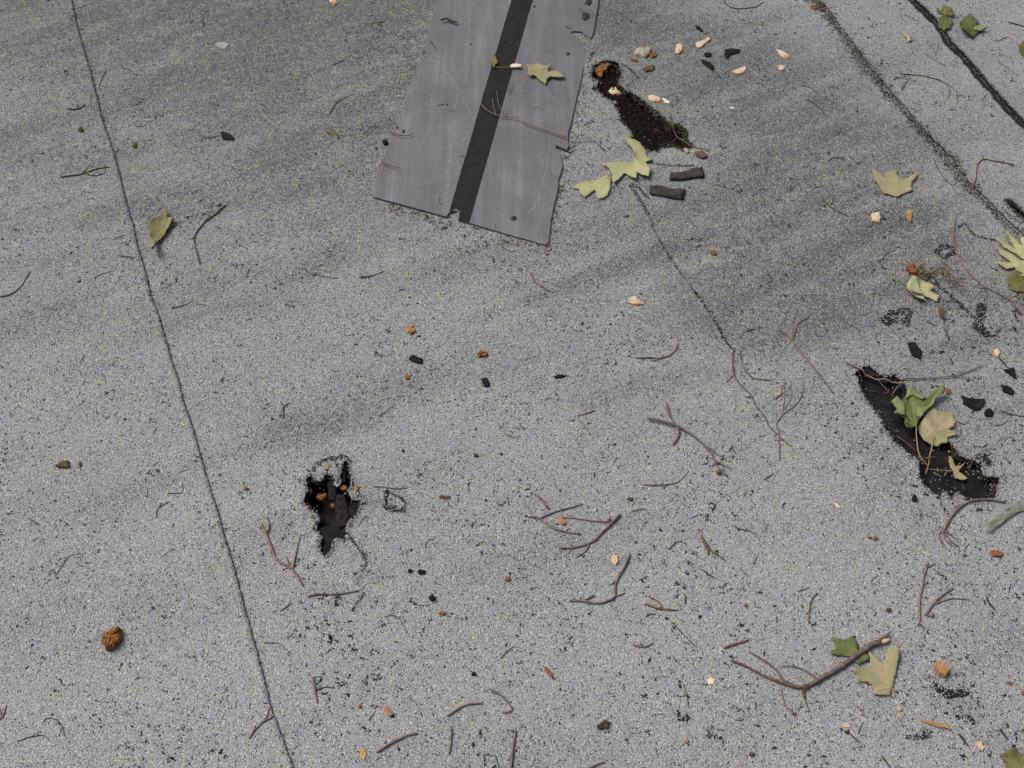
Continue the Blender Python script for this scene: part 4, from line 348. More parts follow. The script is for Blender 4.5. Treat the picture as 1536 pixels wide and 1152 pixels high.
[[[-413,854.1],[-303.2,823],[-221.4,854.1]],24,0.2],
[[[-355.1,816.8],[-222.9,873.1],[-139.3,918.5],[13.2,958.5]],34,0.2],
[[[48.6,1100.3],[131.4,1145.5],[227.7,1179.5],[277.6,1207.9]],22,0.4],
[[[119.8,866.7],[208.5,911.9],[352.7,937]],18,0.3],
[[[276.2,1192],[389.1,1240],[473.5,1323.2]],24,0.3],
[[[337.6,1100.3],[450.3,1160.9],[594.5,1240],[743.3,1256.3]],70,0.4],
[[[417.2,1006.6],[535.5,1042],[648.3,1092.9],[768.6,1160.9]],45,0.4],
[[[350.7,1013.6],[448.7,992.7],[555.6,1027.7]],28,0.3],
[[[191.1,1881.4],[328,1790.4],[478,1641.1],[606.8,1447.1]],60,0.3],
[[[598.7,1474.9],[738.2,1522.2],[797.4,1493.7]],30,0.3],
[[[409.6,1410.8],[566,1357.7],[649.4,1272.8]],40,0.2],
[[[540,1790.4],[647.2,1600.6],[740.3,1410.8]],60,0.2],
[[[513.1,854.1],[577.9,756.8],[616,655]],22,0.2],
[[[610.8,591.2],[674.7,540.3],[705.4,481.8]],40,0.1],
[[[788.9,1456.3],[886.2,1484.3],[995.5,1503.1]],16,0.2],
[[[585.6,407.9],[640.8,346.7],[667.5,329.8]],22,0.2],
[[[-1132,1952.5],[-608.7,1904.8],[-189.8,1976.8]],210,0.6],
[[[-483.4,1725],[-209.2,1790.4]],150,0.3],
[[[194.6,1952.5],[441,1790.4],[570.6,1541.5]],150,0.5],
[[[-588.2,1600.6],[-391.1,1641.1],[-205.6,1725]],90,0.4],
[[[243.1,1790.4],[445.8,1600.6],[659.4,1323.2]],120,0.3],
[[[340.8,1240],[514.3,1192],[745.1,1160.9]],130,0.3],
[[[-297.5,1835.4],[-187.5,1928.5]],60,0.2],
[[[-1040.6,1410.8],[-676.8,1503.1],[-350.1,1503.1]],200,0.3],
[[[-1241.5,1835.4],[-520.2,1790.4],[45.8,1835.4],[658.2,1661.7]],420,0.3],
[[[-1075.8,1323.2],[-449.2,1272.8],[161.9,1289.4],[737.9,1130.3]],330,0.2],
[[[-1228,1976.8],[-685.7,1928.5],[-250.7,2001.4]],260,0.2],
[[[-621.1,931.7],[35,931.7],[678.8,879.5]],300,0.1]],
"fibre":[
[706.4,1151.2],
[721.9,1145.2],
[759,1147.2],
[774.1,1121.5]],
"lichen":[
[[[-873.6,1790.4],[-584,1746.5],[-237.5,1790.4]],120,0.3],
[[[-875,1620.7],[-635.5,1641.1],[-457.1,1522.2]],60,0.3],
[[[-520.2,1790.4],[-382.5,1561],[-229.4,1661.7]],50,0.4],
[[[-633.3,1790.4],[-567.6,1641.1]],40,0.3],
[[[233.2,1256.3],[322.2,1176.4],[399.3,1130.3]],40,0.3],
[[[510.6,1323.2],[622.6,1392.9]],30,0.3],
[[[-849.7,1410.8],[-669.6,1160.9],[-694.6,1013.6]],90,0.2],
[[[-430,1410.8],[-196.1,1130.3],[-9.2,1085.5]],80,0.2],
[[[-293,931.7],[138.1,804.6],[348.8,816.8]],100,0.1],
[[[136.2,1580.7],[170.6,1465.6]],30,0.5],
[[[811.6,1056.3],[856.5,1013.6]],20,0.4],
[[[558.8,665.9],[635.3,612.1]],40,0.2],
[[[-1027,1835.4],[-590.9,1790.4],[-214.2,1881.4]],300,0.3],
[[[-1003.4,1503.1],[-595.3,1410.8],[-271.8,1503.1]],220,0.2],
[[[257.3,1790.4],[473.5,1323.2],[714,1289.4]],200,0.2]],
"shingle":[
[-99.5,2303],
[-164.1,1928.5],
[-175.1,1817.3],
[-184.4,1746.5],
[-176.8,1733.6],
[-194.1,1691],
[-205.8,1630.9],
[-216.3,1580.7],
[-226.6,1531.8],
[-240.9,1454.5],
[-250.6,1410.8],
[-263.7,1350.7],
[-264,1338.6],
[-257,1328.3],
[-223.9,1316.4],
[-157.2,1292.8],
[-119.9,1279.4],
[-115.3,1289.4],
[-105.7,1294.4],
[-98.2,1292.8],
[-98.8,1271.1],
[-77.9,1264.5],
[-9.7,1236.8],
[59.8,1208.7],
[66,1217.4],
[73.5,1286.1],
[83.4,1336.9],
[88.1,1375.2],
[96.6,1407.2],
[92.5,1443.5],
[83.8,1458.2],
[87.8,1461.9],
[105.5,1450.8],
[108.5,1461.9],
[108,1488],
[120.5,1551.2],
[128.7,1594.6],
[147.5,1695.2],
[154.3,1727.1],
[151.4,1759.6],
[141.2,1786],
[124.9,1806],
[128,1812.8],
[147.9,1812.8],
[166.7,1788.2],
[171.6,1803.8],
[181.5,1862.8],
[190.5,1928.5],
[255.1,2303]],
"strip":[
[65.1,2302],
[0.7,1928.5],
[-114.9,1294.4],
[-112.9,1289.4],
[-104.6,1299.5],
[-95.8,1292.8],
[-97.6,1271.1],
[-77.9,1264.5],
[46.9,1928.5],
[111.3,2302]],
"shscratch":[
[[-64.8,1928.5],[-87,1897.7],[-91.3,1837.5],[-90.3,1796.4],[-95.3,1744.9],[-96.1,1694.8],[-93.5,1635.4]],
[[-84.1,1767.7],[-88.8,1733.7],[-90.5,1656.8]],
[[-155,1711.4],[-128,1662.2],[-105.3,1614.2],[-86.6,1567.5],[-75.5,1537]],
[[-122,1694.8],[-106.4,1651.4]],
[[-143.9,1570.1],[-151.3,1542.1],[-163.2,1502.1],[-177.7,1453.5],[-191.6,1401.5]],
[[-143.9,1570.1],[-135.3,1572.6],[-126.4,1567.5]],
[[-227.3,1547.1],[-193.4,1557.3],[-165.9,1559.8]],
[[-150.3,1517],[-116.1,1516],[-76.9,1519.5]],
[[-52.9,1403.8],[-29.4,1369.2]],
[[126.5,1728.1],[122.6,1667.6],[118.2,1609]],
[[71.8,1619.5],[90.4,1588.1],[113.8,1557.3]],
[[84.6,1640.7],[108.1,1598.5]],
[[74,1472.8],[68,1424.9],[60.4,1373.7],[48.2,1323.2]],
[[53.1,1330.7],[38.2,1299.7],[25.2,1278]],
[[-108.6,1609],[-114.3,1567.5]],
[[-138.6,1440.1],[-117,1443.9]],
[[-52.9,1891.6],[-65.9,1773.4],[-78.7,1683.9]]],
"shblots":[
[[157.2,1906.9],[163.7,1925.4],[171.4,1928.5],[174.5,1913],[168.3,1900.7]],
[[149.5,1855.3],[152.2,1876.4],[165.2,1873.4],[166.5,1858.3],[156.7,1848.2]],
[[119.9,1736.5],[118.6,1733.4],[115.7,1731.5],[113,1733.5],[110.6,1736.5],[113,1739.7],[116,1741.6],[119.8,1740.6]],
[[51.7,1895.8],[51,1892.9],[48.9,1892.3],[46.8,1892.9],[46.8,1895.8],[47.3,1898.1],[49,1899.9],[50.5,1898]],
[[7.6,1273.6],[7.5,1269.1],[3.2,1268.1],[0,1270.3],[-2.9,1273.6],[-0.2,1277.2],[3.2,1279.7],[7.6,1278.3]],
[[-210.3,1501.2],[-210.4,1497.8],[-212.3,1497.2],[-213.8,1498.5],[-214.7,1501.2],[-214.7,1504.8],[-212.8,1506.6],[-210.6,1505.1]],
[[-222.8,1510.8],[-223.6,1509.6],[-226.1,1510.8],[-228,1513.6],[-228,1515.7],[-226.8,1516.8],[-224.3,1515.1],[-222.4,1512.5]],
[[-128,1579.3],[-128.8,1578],[-129.9,1577.8],[-131.1,1577.9],[-131.7,1579.3],[-131,1580.5],[-130.1,1581.5],[-128.9,1580.7]],
[[-83.7,1765.9],[-84.3,1764.3],[-85.9,1763.4],[-87.6,1764.2],[-87.7,1765.9],[-87.2,1767.2],[-86,1768.4],[-84.4,1767.5]],
[[4.3,1770.5],[2.7,1768.5],[-1.6,1768.4],[-4.8,1771.3],[-6.6,1774],[-5.2,1776.3],[-0.7,1774.8],[3.5,1773.4]]]}''')
def arr(p): return np.array(p, float) / 1000.0

# ------------------------------------------------------------------ helpers
def link(o, parent=None):
    scene.collection.objects.link(o)
    if parent is not None: o.parent = parent
    return o
def mesh_obj(name, verts, faces, mats, parent=None, smooth=True, loc=(0, 0, 0), midx=None):
    me = bpy.data.meshes.new(name)
    v = np.asarray(verts, float) - np.array(loc)
    me.from_pydata(v.tolist(), [], faces)
    for m in (mats if isinstance(mats, (list, tuple)) else [mats]): me.materials.append(M[m])
    if midx is not None: me.polygons.foreach_set('material_index', np.asarray(midx, np.int32))
    if smooth: me.polygons.foreach_set('use_smooth', np.ones(len(me.polygons), bool))
    me.update()
    o = bpy.data.objects.new(name, me); link(o, parent)
    wl = Vector((0, 0, 0)); q = parent
    while q is not None: wl += q.location; q = q.parent
    o.location = Vector(loc) - wl
    return o
def tag(o, label, cat, group=None):
    o['label'] = label; o['category'] = cat
    if group: o['group'] = group
    return o
def attr(o, name, vals):
    a = o.data.attributes.new(name, 'FLOAT', 'POINT'); a.data.foreach_set('value', np.asarray(vals, np.float32))
def pdist(P, poly, closed=False):
    P = np.asarray(P, float); q = np.asarray(poly, float)
    if closed: q = np.vstack([q, q[:1]])
    best = np.full(len(P), 1e9)
    for a, b in zip(q[:-1], q[1:]):
        ab = b - a; l2 = max(ab @ ab, 1e-12)
        t = np.clip(((P - a) @ ab) / l2, 0, 1)
        best = np.minimum(best, np.hypot(*(P - a - t[:, None] * ab).T))
    return best
def inside(P, poly):
    P = np.asarray(P, float); q = np.asarray(poly, float); r = np.zeros(len(P), bool)
    x, y = P[:, 0], P[:, 1]; n = len(q)
    for i in range(n):
        (x1, y1), (x2, y2) = q[i], q[(i + 1) % n]
        if y1 == y2: continue
        c = ((y1 > y) != (y2 > y)) & (x < (x2 - x1) * (y - y1) / (y2 - y1) + x1); r ^= c
    return r
def smooth01(x, a, b):
    t = np.clip((np.asarray(x) - a) / (b - a), 0, 1); return t * t * (3 - 2 * t)
def dense(poly, step, closed=False, jit=0.0):
    q = np.asarray(poly, float)
    if closed: q = np.vstack([q, q[:1]])
    out = []
    for a, b in zip(q[:-1], q[1:]):
        n = max(1, int(np.hypot(*(b - a)) / step))
        nrm = np.array([-(b - a)[1], (b - a)[0]]) / max(np.hypot(*(b - a)), 1e-9)
        for k in range(n):
            p = a + (b - a) * k / n
            out.append(p + nrm * RNG.uniform(-jit, jit) + RNG.uniform(-.3, .3, 2) * jit)
    if not closed: out.append(q[-1])
    return np.array(out)
def catmull(p, step):
    p = np.asarray(p, float)
    if len(p) < 3: p = np.vstack([p[0], (p[0] + p[-1]) / 2, p[-1]])
    q = np.vstack([2 * p[0] - p[1], p, 2 * p[-1] - p[-2]]); out = []
    for i in range(1, len(q) - 2):
        a, b, c, d = q[i - 1:i + 3]; n = max(2, int(np.linalg.norm(c - b) / step))
        for k in range(n):
            t = k / n
            out.append(.5 * (2 * b + (c - a) * t + (2 * a - 5 * b + 4 * c - d) * t * t + (3 * b - a - 3 * c + d) * t ** 3))
    out.append(p[-1]); return np.array(out)
def cdt(points, loops):
    pts = [Vector(p) for p in points]; edges = []
    base = len(pts); pts = list(pts)
    for lp in loops:
        s = len(pts); pts += [Vector(p) for p in lp]; n = len(lp)
        edges += [(s + i, s + (i + 1) % n) for i in range(n)]
    v, e, f, *_ = delaunay_2d_cdt(pts, edges, [], 0, 1e-6)
    return np.array([[a.x, a.y] for a in v]), np.array([list(t) for t in f if len(t) == 3])

# ------------------------------------------------------------------ materials
M = {}
class NT:
    def __init__(s, name):
        s.m = bpy.data.materials.new(name); s.m.use_nodes = True; s.t = s.m.node_tree
        s.b = s.t.nodes['Principled BSDF']; M[name] = s.m
    def n(s, typ, ins=None, **kw):
        nd = s.t.nodes.new('ShaderNode' + typ)
        for k, v in kw.items(): setattr(nd, k, v)
        for k, v in (ins or {}).items(): s.put(nd.inputs[k], v)
        return nd
    def put(s, sock, v):
        if hasattr(v, 'is_output'): s.t.links.new(v, sock)
        else: sock.default_value = v
    def math(s, op, a, b=0.0, clamp=False):
        nd = s.n('Math', {0: a, 1: b}, operation=op, use_clamp=clamp); return nd.outputs[0]
    def ramp(s, fac, stops, interp='LINEAR'):
        nd = s.n('ValToRGB', {0: fac}); cr = nd.color_ramp; cr.interpolation = interp
        while len(cr.elements) < len(stops): cr.elements.new(.5)
        for e, (p, c) in zip(cr.elements, stops): e.position = p; e.color = (*c, 1) if len(c) == 3 else c
        return nd.outputs[0]
    def mix(s, f, a, b, bt='MIX'):
        nd = s.n('Mix', data_type='RGBA', blend_type=bt); s.put(nd.inputs[0], f)
        for i, v in ((6, a), (7, b)): s.put(nd.inputs[i], v if hasattr(v, 'is_output') else (*v, 1))
        return nd.outputs[2]
    def maprange(s, v, a, b, c=0.0, d=1.0, kind='SMOOTHSTEP'):
        nd = s.n('MapRange', {0: v, 1: a, 2: b, 3: c, 4: d}, interpolation_type=kind); return nd.outputs[0]
    def noise(s, scale, detail=3, rough=.55, vec=None, dist=0.0):
        nd = s.n('TexNoise', {'Scale': scale, 'Detail': detail, 'Roughness': rough, 'Distortion': dist})
        if vec is not None: s.put(nd.inputs['Vector'], vec)
        return nd.outputs[0]
    def obj(s): return s.n('TexCoord').outputs['Object']
    def attr(s, name): return s.n('Attribute', attribute_name=name).outputs['Fac']
    def bump(s, h, strength=.5, dist=.001):
        nd = s.n('Bump', {'Strength': strength, 'Distance': dist, 'Height': h}); s.put(s.b.inputs['Normal'], nd.outputs[0])
    def done(s, col, rough=.85, spec=.3):
        s.put(s.b.inputs['Base Color'], col if hasattr(col, 'is_output') else (*col, 1)); s.put(s.b.inputs['Roughness'], rough)
        s.b.inputs['Specular IOR Level'].default_value = spec

def mat_roof():
    t = NT('granules'); co = t.obj()
    vor = t.n('TexVoronoi', {'Vector': co, 'Scale': 600.0, 'Randomness': 1.0}, voronoi_dimensions='2D')
    sep = t.n('SeparateColor', {0: vor.outputs['Color']}).outputs
    grey = t.ramp(sep[0], [(0, (.24, .250, .262)), (.15, (.305, .318, .330)), (.5, (.346, .360, .373)), (.85, (.380, .395, .406)), (.94, (.455, .470, .478)), (1, (.64, .655, .66))])
    region = t.noise(5.5, 3, .6, co); fine = t.noise(130.0, 3, .7, co); mid = t.noise(30.0, 3, .6, co)
    clus = t.maprange(fine, .55, .66)
    reg = t.maprange(region, .36, .66, .12, 1.0)
    midc = t.maprange(mid, .40, .64, .15, 1.0)
    p = t.math('MULTIPLY', t.math('MULTIPLY', clus, reg), midc)
    p = t.math('ADD', t.math('MULTIPLY', p, 1.4), .010)
    bare = t.attr('bare'); p = t.math('MULTIPLY', p, t.math('ADD', t.math('MULTIPLY', bare, 5.0), 1.0)); p = t.math('ADD', p, t.maprange(bare, .16, .85, 0.0, 1.2, 'LINEAR'))
    miss = t.math('LESS_THAN', sep[1], p)
    # lichen: pale yellow-green bloom in small patches, plus single coloured granules
    la = t.attr('lichen')
    ln = t.noise(85.0, 4, .65, co); th = t.math('SUBTRACT', .605, t.math('MULTIPLY', la, .15))
    film = t.maprange(t.math('SUBTRACT', ln, th), .0, .10, 0.0, .6)
    lp = t.math('MULTIPLY', t.math('ADD', t.math('MULTIPLY', la, .38), .12), t.maprange(t.noise(48., 3, .6, co), .46, .62, .12, 1.2))
    lich = t.math('MAXIMUM', t.math('MULTIPLY', t.math('LESS_THAN', sep[2], lp), .8), film)
    lcol = t.ramp(sep[0], [(0, (.28, .31, .15)), (.6, (.43, .46, .255)), (1, (.64, .67, .44))])
    rot = t.n('Mapping', {'Vector': co, 'Rotation': (0, 0, R(-24))}).outputs[0]; streak = t.n('Mapping', {'Vector': rot, 'Scale': (.28, 1.25, 1)}).outputs[0]
    dirtn = t.noise(17.0, 5, .65, streak)
    dirt = t.math('MULTIPLY', t.attr('dirt'), t.maprange(dirtn, .25, .65, .5, 1.15), True)  # field holds the dirt streaks together with the wide far-end darkening
    broad = t.maprange(t.noise(4.2, 5, .62, streak), .42, .7, 0.0, .26)
    dirt = t.math('MULTIPLY', t.math('ADD', dirt, broad), t.maprange(sep[2], 0, 1, .62, 1.25, 'LINEAR'), True)
    cellv = t.n('TexWhiteNoise', {'Vector': vor.outputs['Position']}, noise_dimensions='2D').outputs[0]
    dcell = t.math('MULTIPLY', t.math('LESS_THAN', cellv, t.math('MULTIPLY', dirt, .9)), .62)
    dmix = t.math('ADD', t.math('MULTIPLY', dirt, .62), dcell, True)
    col = t.mix(dmix, grey, t.mix(.78, grey, (.047, .053, .061)))
    lcol = t.mix(t.math('MULTIPLY', dirt, .45), lcol, (.13, .138, .09))
    col = t.mix(lich, col, lcol)
    gap = t.maprange(vor.outputs['Distance'], .45, .80, 0.0, .70)
    col = t.mix(gap, col, (.03, .03, .033))
    moss = t.math('MULTIPLY', t.attr('moss'), t.maprange(t.noise(60.0, 3, .6, co), .35, .6), True)
    col = t.mix(t.math('MULTIPLY', moss, .85), col, (.045, .06, .022))
    asph = t.mix(t.noise(300.0, 2, .5, co), (.012, .012, .014), (.026, .025, .028))
    col = t.mix(miss, col, asph)
    h = t.math('SUBTRACT', 1.0, vor.outputs['Distance'])
    h = t.math('MULTIPLY', h, t.math('SUBTRACT', 1.0, miss))
    t.bump(h, .6, .001); t.done(col, .9, .2)
mat_roof()
def simple(name, c1, c2, scale, rough=.85, bump=.4, bd=.0008, spec=.25, detail=4, lo=.35, hi=.65, c3=None, s3=20., t3=(.55, .62)):
    t = NT(name); co = t.obj(); n = t.noise(scale, detail, .6, co)
    col = t.mix(t.maprange(n, lo, hi), c1, c2)
    if c3: col = t.mix(t.maprange(t.noise(s3, 3, .6, co), *t3), col, c3)
    if name.startswith('bark') or name == 'lichen_bark':
        rnd = t.n('ObjectInfo').outputs['Random']; col = t.mix(1.0, col, t.ramp(rnd, [(0, (.70, .68, .66)), (.5, (1, 1, 1)), (1, (1.25, 1.18, 1.08))]), 'MULTIPLY')
        col = t.mix(t.maprange(t.noise(900., 2, .5, co), .52, .66, 0, .45), col, tuple(c * .4 for c in c1)); col = t.mix(t.maprange(t.noise(75., 3, .6, co), .56, .70, 0, .5), col, (.21, .185, .165))
    if bump: t.bump(t.noise(scale * 2.2, 3, .6, co), bump, bd)
    t.done(col, rough, spec); return t
simple('asphalt', (.006, .006, .007), (.015, .0145, .016), 120, .8, .6, .0012, .2)
simple('felt', (.005, .005, .0065), (.014, .013, .014), 60, .75, .8, .002, .2, c3=(.05, .042, .035), s3=260., t3=(.66, .70))
simple('felt_light', (.008, .008, .010), (.020, .019, .021), 110, .85, .8, .0015, .15, c3=(.06, .055, .05), s3=300., t3=(.68, .71))
simple('slab', (.036, .033, .028), (.068, .061, .052), 110, .9, .6, .001, .15, c3=(.02, .018, .016), s3=45., t3=(.56, .66))
simple('deck', (.006, .005, .005), (.020, .014, .011), 40, .9, .6, .003)
simple('soil', (.010, .008, .0065), (.034, .026, .020), 220, .95, .9, .002, .15, c3=(.16, .15, .13), s3=420., t3=(.66, .70))
def bark(name, c1, c2, c3=None, s3=60., t3=(.55, .65)):
    simple(name, c1, c2, 260, .85, .7, .0008, .25, c3=c3, s3=s3, t3=t3)
bark('bark', (.13, .104, .095), (.26, .205, .182)); bark('bark_dark', (.028, .024, .020), (.075, .060, .045))
bark('bark_light', (.17, .13, .085), (.28, .22, .16)); bark('bark_red', (.12, .066, .050), (.22, .135, .10))
bark('bark_pink', (.14, .095, .088), (.26, .185, .168)); bark('bark_mossy', (.075, .06, .036), (.16, .13, .085), (.15, .16, .075), 90.)
bark('lichen_bark', (.10, .10, .088), (.21, .21, .185), (.29, .31, .255), 110., (.46, .6))
def leafmat(name, top1, top2, under, spot):
    for nm, a, b in ((name, top1, top2), (name + '_under', under, tuple(c * .8 for c in under))):
        t = NT(nm); co = t.obj()
        col = t.mix(t.maprange(t.noise(24., 4, .65, co), .38, .62), a, b)
        col = t.mix(t.maprange(t.noise(110., 4, .7, co), .58, .72), col, spot)
        col = t.mix(t.math('MULTIPLY', t.noise(420., 2, .5, co), .35), col, tuple(c * .6 for c in a))
        ed = t.math('MULTIPLY', t.attr('edge'), t.maprange(t.noise(70., 3, .6, co), .35, .65)); col = t.mix(t.math('MULTIPLY', ed, .7), col, spot)
        vf = t.attr('veinf'); col = t.mix(t.math('MULTIPLY', vf, .5), col, tuple(min(1, c * 1.35 + .03) for c in b))
        t.bump(t.math('SUBTRACT', t.noise(170., 3, .6, co), t.math('MULTIPLY', vf, .6)), .45, .0009); t.done(col, .6, .25)
leafmat('leaf_tan', (.40, .325, .205), (.28, .285, .14), (.42, .38, .27), (.24, .17, .09))
leafmat('leaf_yellow', (.35, .38, .175), (.43, .42, .235), (.45, .45, .27), (.22, .17, .07))
leafmat('leaf_olive', (.10, .108, .032), (.21, .195, .075), (.27, .27, .13), (.10, .08, .03))
leafmat('leaf_green', (.060, .090, .022), (.135, .16, .048), (.23, .29, .13), (.09, .08, .03))
leafmat('leaf_brown', (.16, .085, .05), (.10, .055, .035), (.2, .13, .08), (.06, .04, .03))
simple('vein', (.34, .33, .15), (.26, .24, .11), 120, .6, 0)
simple('stalk', (.33, .30, .10), (.36, .20, .09), 40, .6, .2)
simple('rot', (.23, .095, .034), (.37, .175, .068), 160, .95, .9, .002, .1, c3=(.11, .045, .018), s3=110., t3=(.52, .66))
simple('orange', (.36, .185, .085), (.47, .28, .14), 90, .85, .5, .001, .2, c3=(.25, .10, .035), s3=60., t3=(.56, .68))
simple('pale', (.60, .48, .34), (.64, .55, .42), 70, .8, .4, .0008, .2, c3=(.52, .25, .09), s3=42., t3=(.54, .60))
simple('peach', (.62, .42, .27), (.68, .50, .35), 70, .8, .4, .0008, .2)
simple('cream', (.70, .62, .42), (.76, .72, .56), 80, .8, .4, .0008, .2)
simple('tan', (.42, .28, .12), (.48, .36, .19), 80, .85, .4, .0008, .2)
simple('ply', (.012, .011, .0105), (.038, .034, .030), 240, .95, .9, .0015, .1, c3=(.09, .075, .055), s3=420., t3=(.62, .70))
simple('rust', (.22, .085, .05), (.30, .14, .085), 90, .9, .6, .001, .15)
simple('barkchip', (.085, .062, .042), (.17, .125, .085), 110, .9, .7, .001, .15, c3=(.28, .14, .06), s3=40., t3=(.60, .70))
simple('lichen_chip', (.40, .40, .28), (.30, .28, .19), 90, .9, .7, .001, .15, c3=(.20, .13, .07), s3=60., t3=(.58, .66))
simple('lichen_grey', (.17, .175, .145), (.27, .285, .235), 120, .95, .9, .002, .1, c3=(.12, .10, .08), s3=70., t3=(.55, .66))
simple('greyflake', (.30, .30, .28), (.40, .41, .36), 200, .9, .7, .001, .15)
simple('moss', (.055, .065, .018), (.13, .13, .04), 260, .95, .9, .002, .1)
simple('splint', (.52, .38, .24), (.62, .50, .34), 160, .8, .5, .001, .2)
simple('strip', (.010, .0098, .0095), (.017, .0165, .016), 60, .7, .4, .0005, .2, c3=(.06, .06, .055), s3=330., t3=(.70, .73))
simple('tar', (.012, .012, .014), (.03, .03, .03), 200, .6, .5, .001, .35)
simple('scratch', (.205, .203, .215), (.34, .336, .35), 90, .9, 0)
def mat_shingle():
    t = NT('shingle_back'); co = t.obj()
    mp = t.n('Mapping', {'Vector': co, 'Rotation': (0, 0, R(9.8)), 'Scale': (1, .055, 1)}).outputs[0]
    st = t.noise(48., 4, .6, mp); st2 = t.noise(170., 3, .6, mp); bl = t.noise(9., 4, .6, co)
    col = t.ramp(st, [(.26, (.138, .137, .150)), (.46, (.174, .172, .187)), (.60, (.207, .205, .220)), (.74, (.285, .282, .298))])
    col = t.mix(t.maprange(st2, .52, .74, 0, .4), col, (.27, .268, .283))
    col = t.mix(t.maprange(bl, .40, .66, 0, .55), col, (.115, .113, .125))
    col = t.mix(t.maprange(t.noise(380., 4, .65, co), .42, .60, 0, .6), col, (.085, .084, .093)); col = t.mix(t.maprange(t.noise(640., 2, .6, co), .60, .70, 0, .6), col, (.33, .33, .345))
    t.bump(t.noise(420., 3, .6, co), .35, .0006); t.done(col, .72, .3)
mat_shingle()
def mat_attr(name, stops, rough=.9):
    t = NT(name); col = t.ramp(t.attr('tone'), stops, 'LINEAR'); t.done(col, rough, .2)
mat_attr('grain_tones', [(0, (.03, .03, .033)), (.12, (.2, .2, .215)), (.5, (.36, .355, .38)), (.8, (.46, .46, .47)), (.9, (.45, .46, .32)), (1, (.68, .68, .68))])
mat_attr('litter_tones', [(0, (.018, .016, .014)), (.3, (.06, .045, .03)), (.55, (.15, .105, .065)), (.75, (.16, .15, .06)), (.88, (.30, .14, .05)), (1, (.45, .36, .2))])
mat_attr('moss_tones', [(0, (.012, .012, .008)), (.4, (.035, .032, .02)), (.7, (.045, .055, .018)), (1, (.10, .11, .045))])

# ------------------------------------------------------------------ the roof: relief, sheets, tears
SE = {k: arr(v) for k, v in D['seams'].items()}
EXT = np.array([-.385, 1.0])
SX = {}
for k, p in SE.items():
    p = p[np.argsort(p[:, 1])]
    lo = p[0] - EXT * (p[0][1] + 1.6); hi = p[-1] + EXT * (4.2 - p[-1][1])
    SX[k] = np.vstack([lo, p, hi])
def sx(k, y): return np.interp(y, SX[k][:, 1], SX[k][:, 0])
HOLES = {k: arr(v) for k, v in D['holes'].items()}
CRACKS = [(arr(p), w / 1000.) for p, w in D['cracks']]
BARE = [arr(p) for p in D['bare']]
DARK_BANDS = [(arr(p), w / 1000., s) for p, w, s in D['dirt']]  # dirt streaks, then wide bands making the roof darker toward the far end
LICH = [(arr(p), w / 1000., s) for p, w, s in D['lichen']]
def relief(P):
    P = np.asarray(P, float); x, y = P[:, 0], P[:, 1]
    z = .0022 * np.sin(3.1 * x + 4.3 * y + .7) + .0016 * np.sin(7.7 * x - 5.9 * y) + .0009 * np.sin(17 * x + 21 * y)
    for p, w, s in DARK_BANDS[3:16]:
        q = p + np.array([.004, w * .75])
        z = z + .0028 * s * np.exp(-(pdist(P, q) / (w * .55)) ** 2)
    return z
def seam_d(P, k): return (P[:, 0] - sx(k, P[:, 1])) * .925
def sheet_z(P, sheet):
    P = np.asarray(P, float); z = relief(P)
    if sheet == 'L': z = z + .0036 * np.exp(-np.clip(-seam_d(P, 'L'), 0, 9) / .06)
    if sheet in ('R1', 'R2'): z = z + .0022 * np.exp(-np.clip(seam_d(P, 'R1'), 0, 9) / .06)
    if sheet == 'R2': z = z + .007 * np.exp(-np.clip(seam_d(P, 'R2'), 0, 9) / .06)
    for k, h, r in (('A', .003, .02), ('B', .008, .03), ('C', .006, .035), ('D', .003, .02)):
        c = HOLES[k].mean(0); m = np.hypot(*(P - c).T) < .4
        if m.any():
            d = pdist(P[m], HOLES[k], True); s = np.ones(m.sum())
            if k == 'B':
                o = P[m] - c; s = smooth01(o[:, 0] * .75 + o[:, 1] * .66, -.01, .03)
            zz = np.zeros(len(P)); zz[m] = h * s * np.exp(-d / r); z = z + zz
    return z
def which(P):
    P = np.asarray(P, float)
    return np.where(seam_d(P, 'L') < 0, 0, np.where(seam_d(P, 'R1') < 0, 1, np.where(seam_d(P, 'R2') < 0, 2, 3)))
def roof_top(P):
    P = np.atleast_2d(np.asarray(P, float)); w = which(P); z = np.zeros(len(P))
    for i, s in enumerate(('L', 'M', 'R1', 'R2')):
        if (w == i).any(): z[w == i] = sheet_z(P[w == i], s)
    return z
X0, X1, Y0, Y1 = -3.0, 3.6, -1.4, 4.0
VIEW = (-1.4, 1.5, .15, 2.35)
def grid(step, box, jit=.35):
    xs = np.arange(box[0], box[1], step); ys = np.arange(box[2], box[3], step)
    g = np.stack(np.meshgrid(xs, ys), -1).reshape(-1, 2); return g + RNG.uniform(-jit, jit, g.shape) * step
def in_view(P): return (P[:, 0] > VIEW[0]) & (P[:, 0] < VIEW[1]) & (P[:, 1] > VIEW[2]) & (P[:, 1] < VIEW[3])
coarse = grid(.13, (X0, X1, Y0, Y1)); coarse = coarse[~in_view(coarse)]
PTS = [coarse, grid(.017, VIEW)]
def band_points(poly, closed, step, width):
    lo = poly.min(0) - width; hi = poly.max(0) + width
    g = grid(step, (lo[0], hi[0], lo[1], hi[1])); return g[pdist(g, poly, closed) < width]
for p, w in CRACKS: PTS.append(band_points(p, False, .0022, w / 2 + .003))
for p in BARE: PTS.append(band_points(p, True, .0025, .006))
for k in HOLES: PTS.append(band_points(HOLES[k], True, .004, .022))
def seam_strip(k, a, b, step):
    ys = np.arange(VIEW[2], VIEW[3], step); o = []
    for off in np.arange(a, b, step): o.append(np.stack([sx(k, ys) + off + RNG.uniform(-.3, .3, len(ys)) * step, ys + RNG.uniform(-.3, .3, len(ys)) * step], 1))
    return np.vstack(o)
